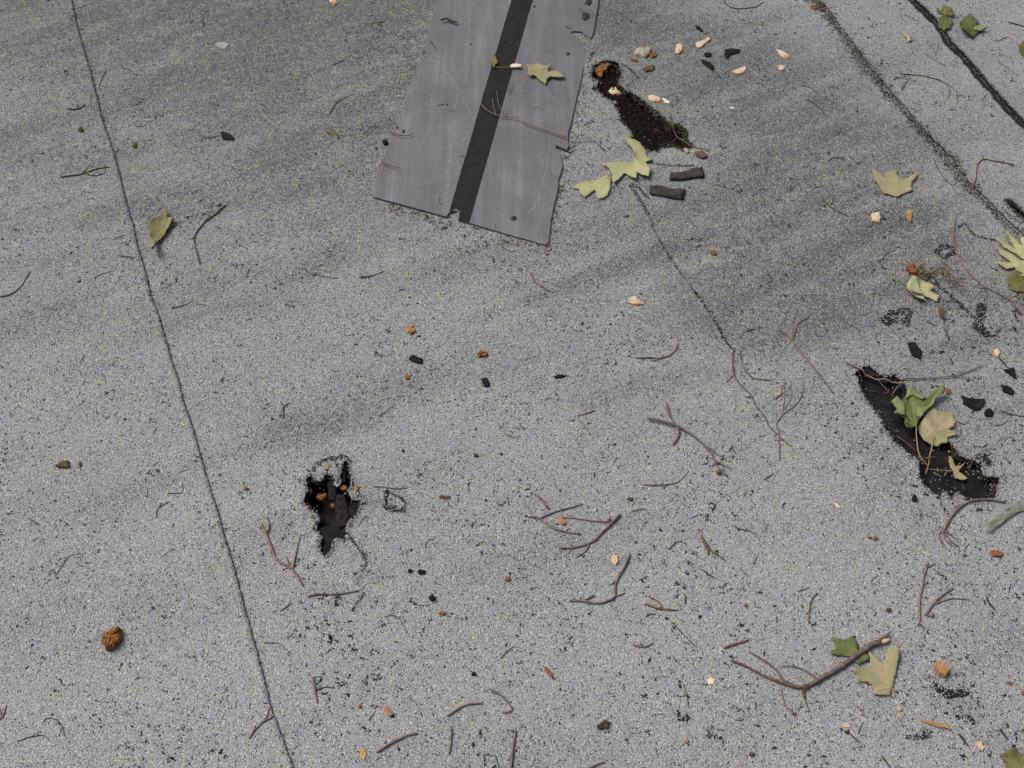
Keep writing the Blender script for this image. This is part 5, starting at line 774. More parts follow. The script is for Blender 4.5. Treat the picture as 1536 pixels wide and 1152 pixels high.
PTS += [seam_strip('R2', -.022, .012, .004), seam_strip('R1', -.036, .012, .006), seam_strip('L', -.012, .012, .006)]
PTS = np.vstack(PTS)
def ragged(poly, k=1.0):
    q = dense(poly, .0032, True, .0012); n = np.roll(q, -1, 0) - np.roll(q, 1, 0); n = np.stack([-n[:, 1], n[:, 0]], 1) / np.maximum(np.hypot(*n.T), 1e-9)[:, None]
    a = np.array([.0042 * noise.noise(Vector((x * 90, y * 90, 2))) + .0024 * noise.noise(Vector((x * 260, y * 260, 7))) for x, y in q]); return q + n * a[:, None] * k
HJ = {k: ragged(v, {'B': 2.0, 'A': 1.3, 'C': 1.4}.get(k, 1)) for k, v in HOLES.items()}     # ragged tear edges
def seam_edge(k, jit):
    q = SX[k]; m = dense(q, .0035, False, jit); return m[(m[:, 1] > Y0) & (m[:, 1] < Y1)]
ED = {'L': seam_edge('L', .0007), 'R1': seam_edge('R1', .0022), 'R2': seam_edge('R2', .0016)}
def hid(k, off):
    ys = np.arange(Y0 + .01, Y1, .05); return np.stack([sx(k, ys) + off, ys], 1)
def up(p): return p[np.argsort(p[:, 1])]
OUTER = {
 'L': np.vstack([up(ED['L']), [[X0, Y1], [X0, Y0]]]),
 'M': np.vstack([hid('L', -.03)[::-1], hid('R1', .03)]),
 'R1': np.vstack([up(ED['R1'])[::-1], hid('R2', .03)]),
 'R2': np.vstack([up(ED['R2'])[::-1], [[X1, Y0], [X1, Y1]]])}
CS = {5.2: .6, 6.5: .95}
def fields(P):
    bare = np.zeros(len(P)); dirt = np.zeros(len(P)); lich = np.zeros(len(P)); moss = np.zeros(len(P))
    for p, w in CRACKS:
        m = ((P > p.min(0) - .02) & (P < p.max(0) + .02)).all(1)
        if m.any():
            q = P[m]; ww = w * np.array([(.35 if w < .0085 else .95) + 1.1 * abs(noise.noise(Vector((a * 55, b * 55, 3)))) * (1.6 if w < .0085 else .8) for a, b in q])
            bare[m] = np.maximum(bare[m], CS.get(round(w * 1000, 1), 1.0) * (1 - smooth01(pdist(q, p), ww * .3, ww * .62 + .0012)))
    for p in BARE:
        m = ((P > p.min(0) - .02) & (P < p.max(0) + .02)).all(1)
        if m.any():
            d = pdist(P[m], p, True); d = np.where(inside(P[m], p), -d, d); bare[m] = np.maximum(bare[m], (1 - smooth01(d, -.004, .004)) * np.array([min(1., max(.18, .62 + 1.5 * noise.noise(Vector((a * 85, b * 85, 4))))) for a, b in P[m]]))
    for k in HOLES:
        m = ((P > HOLES[k].min(0) - .05) & (P < HOLES[k].max(0) + .05)).all(1)
        if m.any():
            d = pdist(P[m], HOLES[k], True); bare[m] = np.maximum(bare[m], .5 * (1 - smooth01(d, .001, .006)) + .10 * (1 - smooth01(d, .004, .028)))
            if k == 'B':
                o = P[m] - HOLES[k].mean(0); moss[m] = np.maximum(moss[m], (1 - smooth01(d, .0, .009)) * (o[:, 0] * .75 + o[:, 1] * .66 > 0))
            if k in 'AD': moss[m] = np.maximum(moss[m], .35 * (1 - smooth01(d, 0, .006)))
    for p, w, s in DARK_BANDS: dirt = np.maximum(dirt, 0) + s * np.exp(-(pdist(P, p) / w) ** 2) * (1 - dirt)
    for p, w, s in LICH: lich = np.maximum(lich, s * np.exp(-(pdist(P, p) / w) ** 2))
    d2 = seam_d(P, 'R2'); wob = .0014 * np.sin(P[:, 1] * 61) + .0012 * np.sin(P[:, 1] * 173)
    bare = np.maximum(bare, np.where(d2 < 0, 1 - smooth01(-d2, .0075 + wob, .0115 + wob), .12 * (1 - smooth01(d2, 0, .004))) * (1 - smooth01(P[:, 1], 2.2, 2.33)))
    moss = np.maximum(moss, .8 * (1 - smooth01(np.abs(d2 - .002), .001, .004)) * (d2 > 0))
    d1 = seam_d(P, 'R1'); wob = .008 * np.sin(P[:, 1] * 23) + .004 * np.sin(P[:, 1] * 71)
    band = 1 - smooth01(np.abs(d1 + .007), .005 + wob * .3, .018 + wob * .6)
    on = smooth01(P[:, 1], 1.15, 1.3) * (1 - smooth01(P[:, 1], 2.2, 2.33))
    nb = np.array([.35 + 1.3 * abs(noise.noise(Vector((a * 30, b * 30, 1)))) for a, b in P]); bare = np.maximum(bare, .62 * band * on * nb); moss = np.maximum(moss, .3 * band * on * nb); dirt = np.maximum(dirt, .9 * band * on)
    dl = seam_d(P, 'L'); lich = np.maximum(lich, .35 * np.exp(-((dl + .006) / .008) ** 2)); bare = np.maximum(bare, .13 * np.exp(-((dl - .003) / .004) ** 2))
    # the corner around the long tear has shed many granules
    for c, r, s in ((( .86, .80), .16, .18), ((.80, 1.06), .14, .14), ((.62, .38), .16, .14), ((.42, .45), .2, .07), ((.1, .42), .3, .05)):
        bare = np.maximum(bare, s * np.exp(-(np.hypot(P[:, 0] - c[0], P[:, 1] - c[1]) / r) ** 2))
    return bare, dirt, lich, moss
# deck under everything, then the felt, then the granule sheets
BIG = np.array([[X0, Y0], [X1, Y0], [X1, Y1], [X0, Y1]])
roof = mesh_obj('roof', [(x, y, -.034) for x, y in BIG], [(0, 1, 2, 3)], 'deck'); roof['kind'] = 'structure'
def sheet_mesh(name, sheet, outer, holes, zfun, drop, mats, parent):
    pts = PTS[inside(PTS, outer)] if sheet else coarse_felt
    ok = pdist(pts, outer, True) > .0018 if sheet else np.ones(len(pts), bool)
    for h in holes: ok &= ~inside(pts, h)
    for h in holes:
        m = ((pts > h.min(0) - .01) & (pts < h.max(0) + .01)).all(1); idx = np.where(m)[0]
        ok[idx[pdist(pts[idx], h, True) < .0015]] = False
    v, f = cdt(pts[ok], [outer] + holes)
    c = v[f].mean(1); keep = inside(c, outer)
    for h in holes: keep &= ~inside(c, h)
    f = f[keep]
    # boundary edges drop down: the thickness of the sheet
    e = np.vstack([f[:, [0, 1]], f[:, [1, 2]], f[:, [2, 0]]]); key = np.sort(e, 1); _, inv, cnt = np.unique(key, axis=0, return_inverse=True, return_counts=True)
    be = e[cnt[inv.ravel()] == 1]
    z = zfun(v); n = len(v); bv = np.unique(be); mp = {int(b): n + i for i, b in enumerate(bv)}
    verts = np.vstack([np.c_[v, z], np.c_[v[bv], z[bv] - drop]])
    faces = f.tolist() + [[int(b), int(a), mp[int(a)], mp[int(b)]] for a, b in be]
    o = mesh_obj(name, verts, faces, mats, parent, True, (0, 0, 0), [0] * len(f) + [1] * len(be))
    full = verts[:, :2]
    return o, full
for s, hs in (('L', ''), ('M', 'ABC'), ('R1', 'D'), ('R2', '')):
    hl = [HJ[k] for k in hs]
    o, P = sheet_mesh('roofing_sheet', s, OUTER[s], hl, lambda q, s=s: sheet_z(q, s), .0045, ['granules', 'asphalt'], roof)
    for nm, val in zip(('bare', 'dirt', 'lichen', 'moss'), fields(P)): attr(o, nm, val)
A_IN = HOLES['A'].mean(0) + (HOLES['A'] - HOLES['A'].mean(0)) * .93 + np.array([0, .004])
A_IN = dense(A_IN[A_IN[:, 1] > np.sort(A_IN[:, 1])[12]], .004, True, .001)
coarse_felt = np.vstack([coarse, grid(.03, VIEW)] + [grid(.006, (*[v for pr in zip(HOLES[k].min(0), HOLES[k].max(0)) for v in pr],)) for k in 'BCD'])
def felt_z(P):
    return np.array([-.0095 + .0022 * noise.fractal(Vector((x * 45, y * 45, 0)), 1, 2, 4) for x, y in P]) + relief(P) * .6
sheet_mesh('felt_layer', None, BIG, [A_IN], felt_z, .004, ['felt', 'felt'], roof)

for k, zt in (('A', .0), ('B', .0), ('C', .0)):          # the torn second ply that shows below the granule sheet
    q = dense(HOLES[k], .003, True, .0005); ar = np.sum(q[:, 0] * np.roll(q[:, 1], -1) - np.roll(q[:, 0], -1) * q[:, 1])
    n = np.roll(q, -2, 0) - np.roll(q, 2, 0); n = np.stack([-n[:, 1], n[:, 0]], 1) / np.maximum(np.hypot(*n.T), 1e-9)[:, None] * (1 if ar > 0 else -1)
    a = np.array([.0042 + .0085 * noise.noise(Vector((x * 60, y * 60, 11))) + .0035 * noise.noise(Vector((x * 210, y * 210, 5))) for x, y in q])
    inn = q + n * np.clip(a, -.002, .02)[:, None]; out = q - n * .006
    v, f = cdt(np.zeros((0, 2)), [out, inn]); c = v[f].mean(1); keep = ~(inside(c, inn) & inside(c, q)) & (pdist(c, HOLES[k], True) < .022); f = f[keep]
    z = sheet_z(v, 'M') - .0042 + np.array([.0010 * noise.noise(Vector((x * 130, y * 130, 3))) for x, y in v]) - .18 * np.where(inside(v, HOLES[k]), pdist(v, HOLES[k], True), 0)
    mesh_obj('torn_ply', np.c_[v, z], f.tolist(), 'ply', roof, False)

# ------------------------------------------------------------------ generic small things
def ground(p): return float(roof_top([p])[0])
def lump(v, s, a): return a * noise.noise(Vector(v) * s)
def tube(path3, r0, r1, lum, sides=7, seed=0):
    n = len(path3); V = []; Fc = []
    for i, p in enumerate(path3):
        t = i / (n - 1); d = Vector(path3[min(i + 1, n - 1)] - path3[max(i - 1, 0)]).normalized()
        u = d.cross(Vector((0, 0, 1))).normalized(); w = u.cross(d)
        r = r0 + (r1 - r0) * t
        r *= 1 + lum * 1.6 * noise.noise(Vector((i * .55, seed * 3.7, 0))) + (.28 * lum / .12 if (i * 7 + seed) % 11 == 0 and 0 < i < n - 1 else 0)
        if i == 0 or i == n - 1: r *= .62
        for k in range(sides):
            a = 2 * math.pi * k / sides; rr = r * (1 + lum * noise.noise(Vector((i * .9, k * 1.9, seed))))
            V.append(Vector(p) + u * (rr * math.cos(a)) + w * (rr * math.sin(a)))
    for i in range(n - 1):
        for k in range(sides):
            a = i * sides + k; b = i * sides + (k + 1) % sides; Fc.append((a, b, b + sides, a + sides))
    V.append(Vector(path3[0])); V.append(Vector(path3[-1])); e = len(V)
    for k in range(sides):
        Fc.append((e - 2, (k + 1) % sides, k)); o = (n - 1) * sides; Fc.append((e - 1, o + k, o + (k + 1) % sides))
    return V, Fc
def lay(p2, w0, w1, lift, seed, z0=None, step=.0045):
    q = catmull(p2, step); z = roof_top(q)
    sx_ = np.ones(9) / 9; zz = np.convolve(np.pad(z, 4, 'edge'), sx_, 'valid')
    t = np.linspace(0, 1, len(q)); r = (w0 + (w1 - w0) * t) / 2
    wob = np.array([abs(noise.noise(Vector((seed * 5.3, i * .16, 1)))) for i in range(len(q))]) * (.0012 + .45 * min(w0, .006))
    q = q + np.array([[noise.noise(Vector((seed * 1.7, i * .3, 5))), noise.noise(Vector((seed * 2.9, i * .3, 9)))] for i in range(len(q))]) * .0009
    zz = np.maximum(zz, z) + r * .72 + lift + wob
    if z0 is not None: zz = zz + (z0 - zz[0]) * np.exp(-t * 3)
    return np.c_[q, zz]
def icob(c, r, seed, squash=.8, sub=1):
    import bmesh
    bm = bmesh.new(); bmesh.ops.create_icosphere(bm, subdivisions=sub, radius=r)
    V = [v.co.copy() for v in bm.verts]; Fc = [[v.index for v in f.verts] for f in bm.faces]; bm.free()
    V = [Vector(c) + Vector((v.x, v.y, v.z * squash)) * (1 + .25 * noise.noise(v.normalized() * 1.7 + Vector((seed, 0, 0)))) for v in V]
    return V, Fc
def plate(outline, step, zfun, thick, jit=0.0003):
    """a closed thin plate over an outline: top from zfun, underside a thickness lower"""
    ol = dense(outline, step * .8, True, jit)
    lo = ol.min(0); hi = ol.max(0); g = grid(step, (lo[0], hi[0], lo[1], hi[1]), .25)
    g = g[inside(g, ol)]
    if len(g): g = g[pdist(g, ol, True) > step * .35]
    v, f = cdt(g, [ol]); c = v[f].mean(1); f = f[inside(c, ol)]
    a = v[f]; cr_ = (a[:, 1, 0] - a[:, 0, 0]) * (a[:, 2, 1] - a[:, 0, 1]) - (a[:, 1, 1] - a[:, 0, 1]) * (a[:, 2, 0] - a[:, 0, 0])
    f[cr_ < 0] = f[cr_ < 0][:, ::-1]
    e = np.vstack([f[:, [0, 1]], f[:, [1, 2]], f[:, [2, 0]]]); key = np.sort(e, 1); _, inv, cnt = np.unique(key, axis=0, return_inverse=True, return_counts=True)
    be = e[cnt[inv.ravel()] == 1]; n = len(v); z = zfun(v)
    V = np.vstack([np.c_[v, z], np.c_[v, z - thick]])
    Fc = f.tolist() + (f[:, ::-1] + n).tolist() + [[int(b), int(a), int(a) + n, int(b) + n] for a, b in be]
    idx = [0] * len(f) + [1] * len(f) + [0] * len(be)
    return V, Fc, idx

# ------------------------------------------------------------------ the loose shingle, lying upside down
SO = arr(D['shingle']); so_c = SO[1:-1].mean(0); SBASE = np.array([so_c[0], so_c[1], 0.0])
def sh_z(P): return np.maximum(relief(P) * .8, relief(P)) + .0036 + .0010 * np.sin(P[:, 0] * 6 + P[:, 1] * 5) ** 2
sh = bpy.data.objects.new('roof_shingle', None); link(sh); sh.location = SBASE; sh.empty_display_size = .05
tag(sh, 'loose grey asphalt shingle lying face down with a black strip along it', 'shingle')
V, Fc, ix = plate(SO, .02, sh_z, .0024, .0006); board = mesh_obj('shingle_board', V, Fc, ['shingle_back', 'asphalt'], sh, False, tuple(SBASE), ix)
V, Fc, ix = plate(arr(D['strip']), .012, lambda P: sh_z(P) + .0007, .0012, .0003); mesh_obj('adhesive_strip', V, Fc, ['strip', 'strip'], sh, False, tuple(SBASE), ix)
for i, b in enumerate(D['shblots']):
    V, Fc, ix = plate(arr(b), .004, lambda P: sh_z(P) + .0012, .0014, .0009); mesh_obj('tar_blot', V, Fc, ['tar', 'tar'], board, True, tuple(SBASE), ix)
for i, s in enumerate(D['shscratch']):
    q = catmull(arr(s), .012); d = np.gradient(q, axis=0); nn = np.stack([-d[:, 1], d[:, 0]], 1) / np.maximum(np.hypot(*d.T), 1e-9)[:, None]
    w = (.00032 + .0002 * RNG.random(len(q)))[:, None]; a = q + nn * w; b = q - nn * w; n = len(q)
    z = np.maximum(sh_z(a), sh_z(b)) + .00025
    mesh_obj('scratch', np.vstack([np.c_[a, z], np.c_[b, z]]), [(k, k + 1, n + k + 1, n + k) for k in range(n - 1)], 'scratch', board, False, tuple(SBASE))
def on_shingle(P): return inside(np.atleast_2d(P), SO)
_rt = roof_top
def roof_top(P):
    P = np.atleast_2d(np.asarray(P, float)); z = _rt(P); m = inside(P, SO)
    if m.any(): z[m] = sh_z(P[m])
    for k, dep in (('B', .006), ('C', .010)):
        mm_ = ((P > HOLES[k].min(0)) & (P < HOLES[k].max(0))).all(1)
        if mm_.any():
            i = np.where(mm_)[0]; hh = inside(P[i], HOLES[k]) & (pdist(P[i], HOLES[k], True) > .008); z[i[hh]] = z[i[hh]] - dep
    return z

# ------------------------------------------------------------------ leaves
def make_leaf(d, seed):
    ol = arr(d['p']); base = arr(d['o']); c = ol.mean(0); rad = np.hypot(*(ol - c).T).max()
    g0 = float(np.max(roof_top(np.vstack([ol, [c]])))) if d['z'] > 3 else None
    ax = (c - base) / max(np.hypot(*(c - base)), 1e-6); nx = np.array([-ax[1], ax[0]])
    def z(P):
        r = np.hypot(*(P - c).T) / rad; th = np.arctan2(P[:, 1] - c[1], P[:, 0] - c[0])
        gz = roof_top(P) if g0 is None else np.maximum(roof_top(P), g0 - .004)
        k = .55 + .45 * np.sin(2 * th + seed * 1.9) + .25 * np.sin(5 * th + seed)
        fr = np.array([noise.noise(Vector((x * 60, y * 60, seed))) for x, y in P])
        return gz + .001 + d['z'] / 1000. * .6 + d['q'] / 1000. * r ** 2 * np.clip(k, 0, 1.3) + .0014 * (fr + .6) + d['f'] / 1000. * np.abs((P - c) @ nx) / rad * 1.4
    root = bpy.data.objects.new(d['n'], None); link(root); b3 = (float(base[0]), float(base[1]), ground(base)); root.location = b3; root.empty_display_size = .02
    tag(root, d['l'], d['c'], 'leaves fallen on the roof')
    dd = np.hypot(*(ol - base).T); tips = []; n = len(ol)
    for i in range(n):
        if dd[i] >= dd[i - 1] and dd[i] >= dd[(i + 1) % n] and dd[i] > rad * .55: tips.append(ol[i])
    V, Fc, ix = plate(ol, .0028, z, .0004, .0009)
    blade = mesh_obj('leaf_blade', V, Fc, [d['m'], d['m'] + '_under'], root, True, b3, ix)
    P2 = V[:, :2]; vf = np.zeros(len(P2))
    for t in tips[:5]:
        vf = np.maximum(vf, np.exp(-(pdist(P2, [base, t]) / .0016) ** 2)); ln = np.hypot(*(t - base)); u = (t - base) / ln; w = np.array([-u[1], u[0]])
        for f in (.35, .52, .68):
            for sg in (-1, 1): vf = np.maximum(vf, .6 * np.exp(-(pdist(P2, [base + u * ln * f, base + u * ln * (f + .16) + w * sg * ln * .17]) / .0012) ** 2))
    attr(blade, 'veinf', vf); attr(blade, 'edge', 1 - smooth01(pdist(P2, ol, True), .0005, .005))
    for fl in d.get('fl', []):
        fo = arr(fl); fc = fo.mean(0)
        V, Fc, ix = plate(fo, .0045, lambda P: z(P) + .0016 + .0035 * np.hypot(*(P - fc).T) / np.hypot(*(fo - fc).T).max(), .0005, .0005)
        mesh_obj('folded_lobe', V, Fc, [d['m'] + '_under', d['m']], blade, True, b3, ix)
    # veins to the lobe tips
    for j, t in enumerate(tips[:5]):
        seg = base + (t - base) * np.linspace(.02, .9, 9)[:, None]
        ins = inside(seg, ol); stop = len(seg)
        for q in range(1, len(seg)):
            if not ins[q]: stop = q; break
        seg = seg[:stop]
        if len(seg) < 3: continue
        p3 = np.c_[seg, z(seg) + .00015]; w = .00038 * d['w'] / 1.4
        V, Fc = tube(p3, w, w * .4, .05, 5, seed + j); mesh_obj('vein', V, Fc, 'vein', blade, True, b3)
    if d['s']:
        s2 = arr(d['s']); p3 = lay(s2, d['w'] / 1000., d['w'] / 1000. * .8, .001, seed, float(z(s2[:1])[0]))
        V, Fc = tube(p3, d['w'] / 2000., d['w'] / 2300., .06, 6, seed); mesh_obj('leaf_stalk', V, Fc, 'stalk', root, True, b3)
for i, d in enumerate(D['leaves']): make_leaf(d, i + 1)

# ------------------------------------------------------------------ twigs
def make_twig(d, seed):
    TK = .80; p = arr(d['p']); w, w1 = d['w'] * TK / 1000., d['w1'] * TK / 1000.
    main = lay(p, w, w1, d['z'] / 1000., seed); c = p.mean(0); b3 = (float(c[0]), float(c[1]), ground(c))
    sides = 9 if w > .008 else 7
    V, Fc = tube(main, w / 2, w1 / 2, d['k'], sides, seed)
    o = mesh_obj(d['n'], V, Fc, d['m'], None, True, b3); tag(o, d['l'], d['c'], 'twigs and sticks blown onto the roof')
    for j, (bp, bw, bw1) in enumerate(d['b']):
        bp = arr(bp); k = int(np.argmin(np.hypot(*(main[:, :2] - bp[0]).T)))
        if np.hypot(*(main[k, :2] - bp[0])) < .012: bp[0] = main[k, :2]
        bw *= TK; bw1 *= TK; path = lay(bp, bw / 1000., bw1 / 1000., d['z'] / 1000., seed + 31 * j + 5, float(main[k, 2]))
        V, Fc = tube(path, bw / 2000., bw1 / 2000., d['k'], 6, seed + j); mesh_obj('side_shoot', V, Fc, d['m'], o, True, b3)
    for j, (bp, r) in enumerate(d['u']):
        bp = arr(bp); k = int(np.argmin(np.hypot(*(main[:, :2] - bp).T)))
        V, Fc = icob((bp[0], bp[1], main[k, 2]), r * .8 / 1000., seed + j, .8, 2); mesh_obj('bud', V, Fc, 'splint' if r <= 3.2 and 'white' in d['l'] else ('leaf_olive' if 'olive' in d['l'] else 'lichen_chip' if 'pale' in d['l'] else d['m']), o, True, b3)
    if d.get('end'):
        a, b = main[0], main[4]; u = (a - b) / np.linalg.norm(a - b)
        q = np.array([a - u * .002, a + u * .006 + [0, -.001, .001], a + u * .012 + [0, -.001, .001]])
        V, Fc = tube(q, .0046, .0022, .3, 7, 3); mesh_obj('broken_end', V, Fc, 'splint', o, False, b3)
        q = np.array([a - u * .004 + [0, .003, .002], a + u * .008 + [0, .005, .003], a + u * .018 + [-.001, .009, .003]])
        V, Fc = tube(q, .0022, .0007, .3, 5, 4); mesh_obj('splinter', V, Fc, 'bark_red', o, False, b3)
        for kk in (7, 14):
            s3 = main[min(kk * 2, len(main) - 1)]; V, Fc = icob((s3[0], s3[1], s3[2] + w * .22), .0042, kk, .6, 2); mesh_obj('knot', V, Fc, 'bark_red', o, True, b3)
for i, d in enumerate(D['twigs']): make_twig(d, i + 3)

# ------------------------------------------------------------------ wood chips, crumbs, pebbles
def make_chip(d, seed):
    ol = arr(d['p']); c = ol.mean(0); size = np.hypot(*(ol - c).T).mean(); h = d['h'] * (.62 if d['m'] in ('pale', 'peach', 'cream', 'tan') else .85) / 1000.; rg = d['r']
    n = 22; L_ = dense(ol, max(size * (.34 if rg < .4 else .2), .0006), True, 0); fq = 1.6 if rg < .4 else 3.2; m = len(L_)
    gz = min(roof_top(ol).min(), ground(c)) + d['z'] / 1000.
    V = []; Fc = []
    dm = d['d']; prof = [(0, .95), (.25, 1.02), (.78, 1 - .13 * dm), (.97, 1 - .34 * dm), (1.02, .35)]
    for j, (t, s) in enumerate(prof):
        for i, p in enumerate(L_):
            q = c + (p - c) * s; k = rg * size
            dx = noise.noise(Vector((q[0] / size * fq, q[1] / size * fq, j * .8 + seed))) * k * .45; dy = noise.noise(Vector((q[0] / size * fq, q[1] / size * fq, j * .8 + seed + 50))) * k * .45
            dz = noise.noise(Vector((q[0] * 700, q[1] * 700, seed))) * h * rg * (.9 if j > 1 else .2)
            V.append((q[0] + dx, q[1] + dy, gz + t * h + dz - .0006))
    for j in range(len(prof) - 1):
        for i in range(m): Fc.append((j * m + i, j * m + (i + 1) % m, (j + 1) * m + (i + 1) % m, (j + 1) * m + i))
    V.append((c[0], c[1], gz + h * (1 + .1 * rg))); e = len(V) - 1; o0 = (len(prof) - 1) * m
    for i in range(m): Fc.append((o0 + i, o0 + (i + 1) % m, e))
    area = np.sum(ol[:, 0] * np.roll(ol[:, 1], -1) - np.roll(ol[:, 0], -1) * ol[:, 1])
    if area < 0: Fc = [f[::-1] for f in Fc]
    side = {'pale': 'orange', 'peach': 'peach', 'cream': 'pale'}.get(d['m'], d['m'])
    o = mesh_obj(d['n'], V, Fc, [d['m'], side], None, d['m'] in ('moss', 'lichen_chip') or d['n'] == 'pebble', (float(c[0]), float(c[1]), float(gz)), [1 if (k < m * 2) or (side != d['m'] and (k % m) < m * .3 and k < 3 * m) else 0 for k in range(len(Fc))])
    tag(o, d['l'], d['c'], 'wood chips and crumbs strewn on the roof')
    o.data.update()
for i, d in enumerate(D['chips']): make_chip(d, i * 1.37)

# ------------------------------------------------------------------ black scraps of roofing felt
def make_scrap(d, seed):
    ol = arr(d['p']); c = ol.mean(0); size = np.hypot(*(ol - c).T).max(); th = d['h'] / 1000.
    g = float(np.mean(_rt(np.vstack([ol, [c]])))) if d['z'] else None
    def z(P):
        b = (_rt(P) if g is None else np.full(len(P), g)) + d['z'] / 1000.
        w = np.array([noise.noise(Vector((x * 45, y * 45, seed))) for x, y in P])
        r = np.hypot(*(P - c).T) / size
        return b + th + d['w'] / 1000. * (.5 * w + .35 * r ** 2 * (1 + np.sin(seed * 2 + 2 * np.arctan2(P[:, 1] - c[1], P[:, 0] - c[0]))))
    if d['m'] == 'granules': ol = ragged(ol)[::2]
    V, Fc, ix = plate(ol, max(.0028, size * .16), z, th + .0006, .0009)
    o = mesh_obj(d['n'], V, Fc, [d['m'], 'asphalt'], None, True, (float(c[0]), float(c[1]), ground(c)), ix)
    tag(o, d['l'], d['c'], 'scraps of torn roofing felt')
    if d['m'] == 'granules':
        for nm, val in (('bare', .20), ('dirt', .25), ('lichen', .3), ('moss', 0)): attr(o, nm, np.full(len(o.data.vertices), val))
for i, d in enumerate(D['scraps']): make_scrap(d, i * 2.1 + 1)

# ------------------------------------------------------------------ stuff nobody could count: grains, litter, soil, moss
OCT_V = np.array([[1, 0, 0], [-1, 0, 0], [0, 1, 0], [0, -1, 0], [0, 0, 1], [0, 0, -1]], float)
OCT_F = np.array([[0, 2, 4], [2, 1, 4], [1, 3, 4], [3, 0, 4], [2, 0, 5], [1, 2, 5], [3, 1, 5], [0, 3, 5]])
def grains(name, P, z, r, tone, mat, stretch=.35):
    n = len(P); v = OCT_V[None] * (1 + RNG.uniform(-stretch, stretch, (n, 6, 3)))
    a = RNG.uniform(0, 6.28, n); ca, sa = np.cos(a)[:, None], np.sin(a)[:, None]
    asp = RNG.uniform(.6, 1.5, n)[:, None]; x = v[..., 0] * asp; y = v[..., 1] / asp
    v = np.stack([x * ca - y * sa, x * sa + y * ca, v[..., 2] * .8], -1) * r[:, None, None]
    v[..., 0] += P[:, 0, None]; v[..., 1] += P[:, 1, None]; v[..., 2] += z[:, None]
    f = (OCT_F[None] + (np.arange(n) * 6)[:, None, None]).reshape(-1, 3)
    o = mesh_obj(name, v.reshape(-1, 3), f.tolist(), mat, None, False); attr(o, 'tone', np.repeat(tone, 6)); o['kind'] = 'stuff'; return o
def around(poly, closed, n, width):
    q = dense(poly, .002, closed, 0); i = RNG.integers(0, len(q), n); return q[i] + RNG.normal(0, width, (n, 2))
G = [around(HOLES[k], True, n, w) for k, n, w in (('A', 1500, .004), ('B', 1300, .005), ('C', 2600, .005), ('D', 300, .003))]
for p, w in CRACKS: G.append(around(p, False, int(40 + 1500 * np.hypot(*np.diff(p, axis=0).T).sum()), w * .9))
ys = RNG.uniform(1.15, 2.2, 5200); G.append(np.stack([sx('R1', ys) - .012 + RNG.normal(0, .013, len(ys)), ys], 1))
ys = RNG.uniform(1.45, 2.2, 2200); G.append(np.stack([sx('R2', ys) + RNG.normal(.0035, .002, len(ys)), ys], 1))
ys = RNG.uniform(.2, 2.2, 1500); G.append(np.stack([sx('L', ys) + RNG.normal(-.002, .002, len(ys)), ys], 1))
G.append(np.stack([RNG.uniform(VIEW[0], VIEW[1], 42000), RNG.uniform(VIEW[2], VIEW[3], 42000)], 1))
G = np.vstack(G)
ok = ~inside(G, SO)
for k in 'ABCD': ok &= ~(inside(G, HOLES[k]) & (RNG.random(len(G)) > {'A': .1, 'B': .12, 'C': .16, 'D': .1}[k]))
G = G[ok]; gz = _rt(G)
for k in 'ABCD': gz[inside(G, HOLES[k])] -= {'A': .0085, 'B': .0022}.get(k, .0065)
tn = np.clip(RNG.normal(.5, .22, len(G)), .1, 1.0); tn = np.where(RNG.random(len(G)) < .12, RNG.uniform(.84, .93, len(G)), tn)
lg = grains('loose_granules', G, gz + .0003, RNG.uniform(.0006, .0013, len(G)), tn, 'grain_tones'); lg['label'] = 'loose pale mineral granules scattered over the roofing'
ys = RNG.uniform(1.15, 2.25, 1300); S1 = np.stack([sx('R1', ys) - .006 + RNG.normal(0, .006, len(ys)) + .003 * np.sin(ys * 23), ys], 1)
ys = RNG.uniform(1.42, 2.25, 1300); S2 = np.stack([sx('R2', ys) + RNG.normal(.0015, .0013, len(ys)), ys], 1)
b = HOLES['B']; S3 = around(b[9:20], False, 700, .0024); S4 = around(HOLES['D'], True, 200, .003)
S = np.vstack([S1, S2, S3, S4])
mo = grains('seam_moss', S, _rt(S) + .0004, RNG.uniform(.0008, .0021, len(S)), np.clip(RNG.normal(.5, .28, len(S)), 0, 1), 'moss_tones', .5); mo['label'] = 'dark green moss and dirt gathered along the seams'
bb = HOLES['B']; q = RNG.uniform(bb.min(0), bb.max(0), (9000, 2)); q = np.vstack([q[inside(q, bb)], around(bb, True, 700, .0045)])
so = grains('soil', q, np.full(len(q), -.0068) + RNG.uniform(0, .003, len(q)) + relief(q), RNG.uniform(.0009, .0026, len(q)), np.where(RNG.random(len(q)) < .05, .55, np.where(RNG.random(len(q)) < .5, .02, .06)), 'grain_tones', .5); so['label'] = 'dark gritty soil filling the tear beside the shingle'
so.data.materials.clear(); so.data.materials.append(M['soil'])
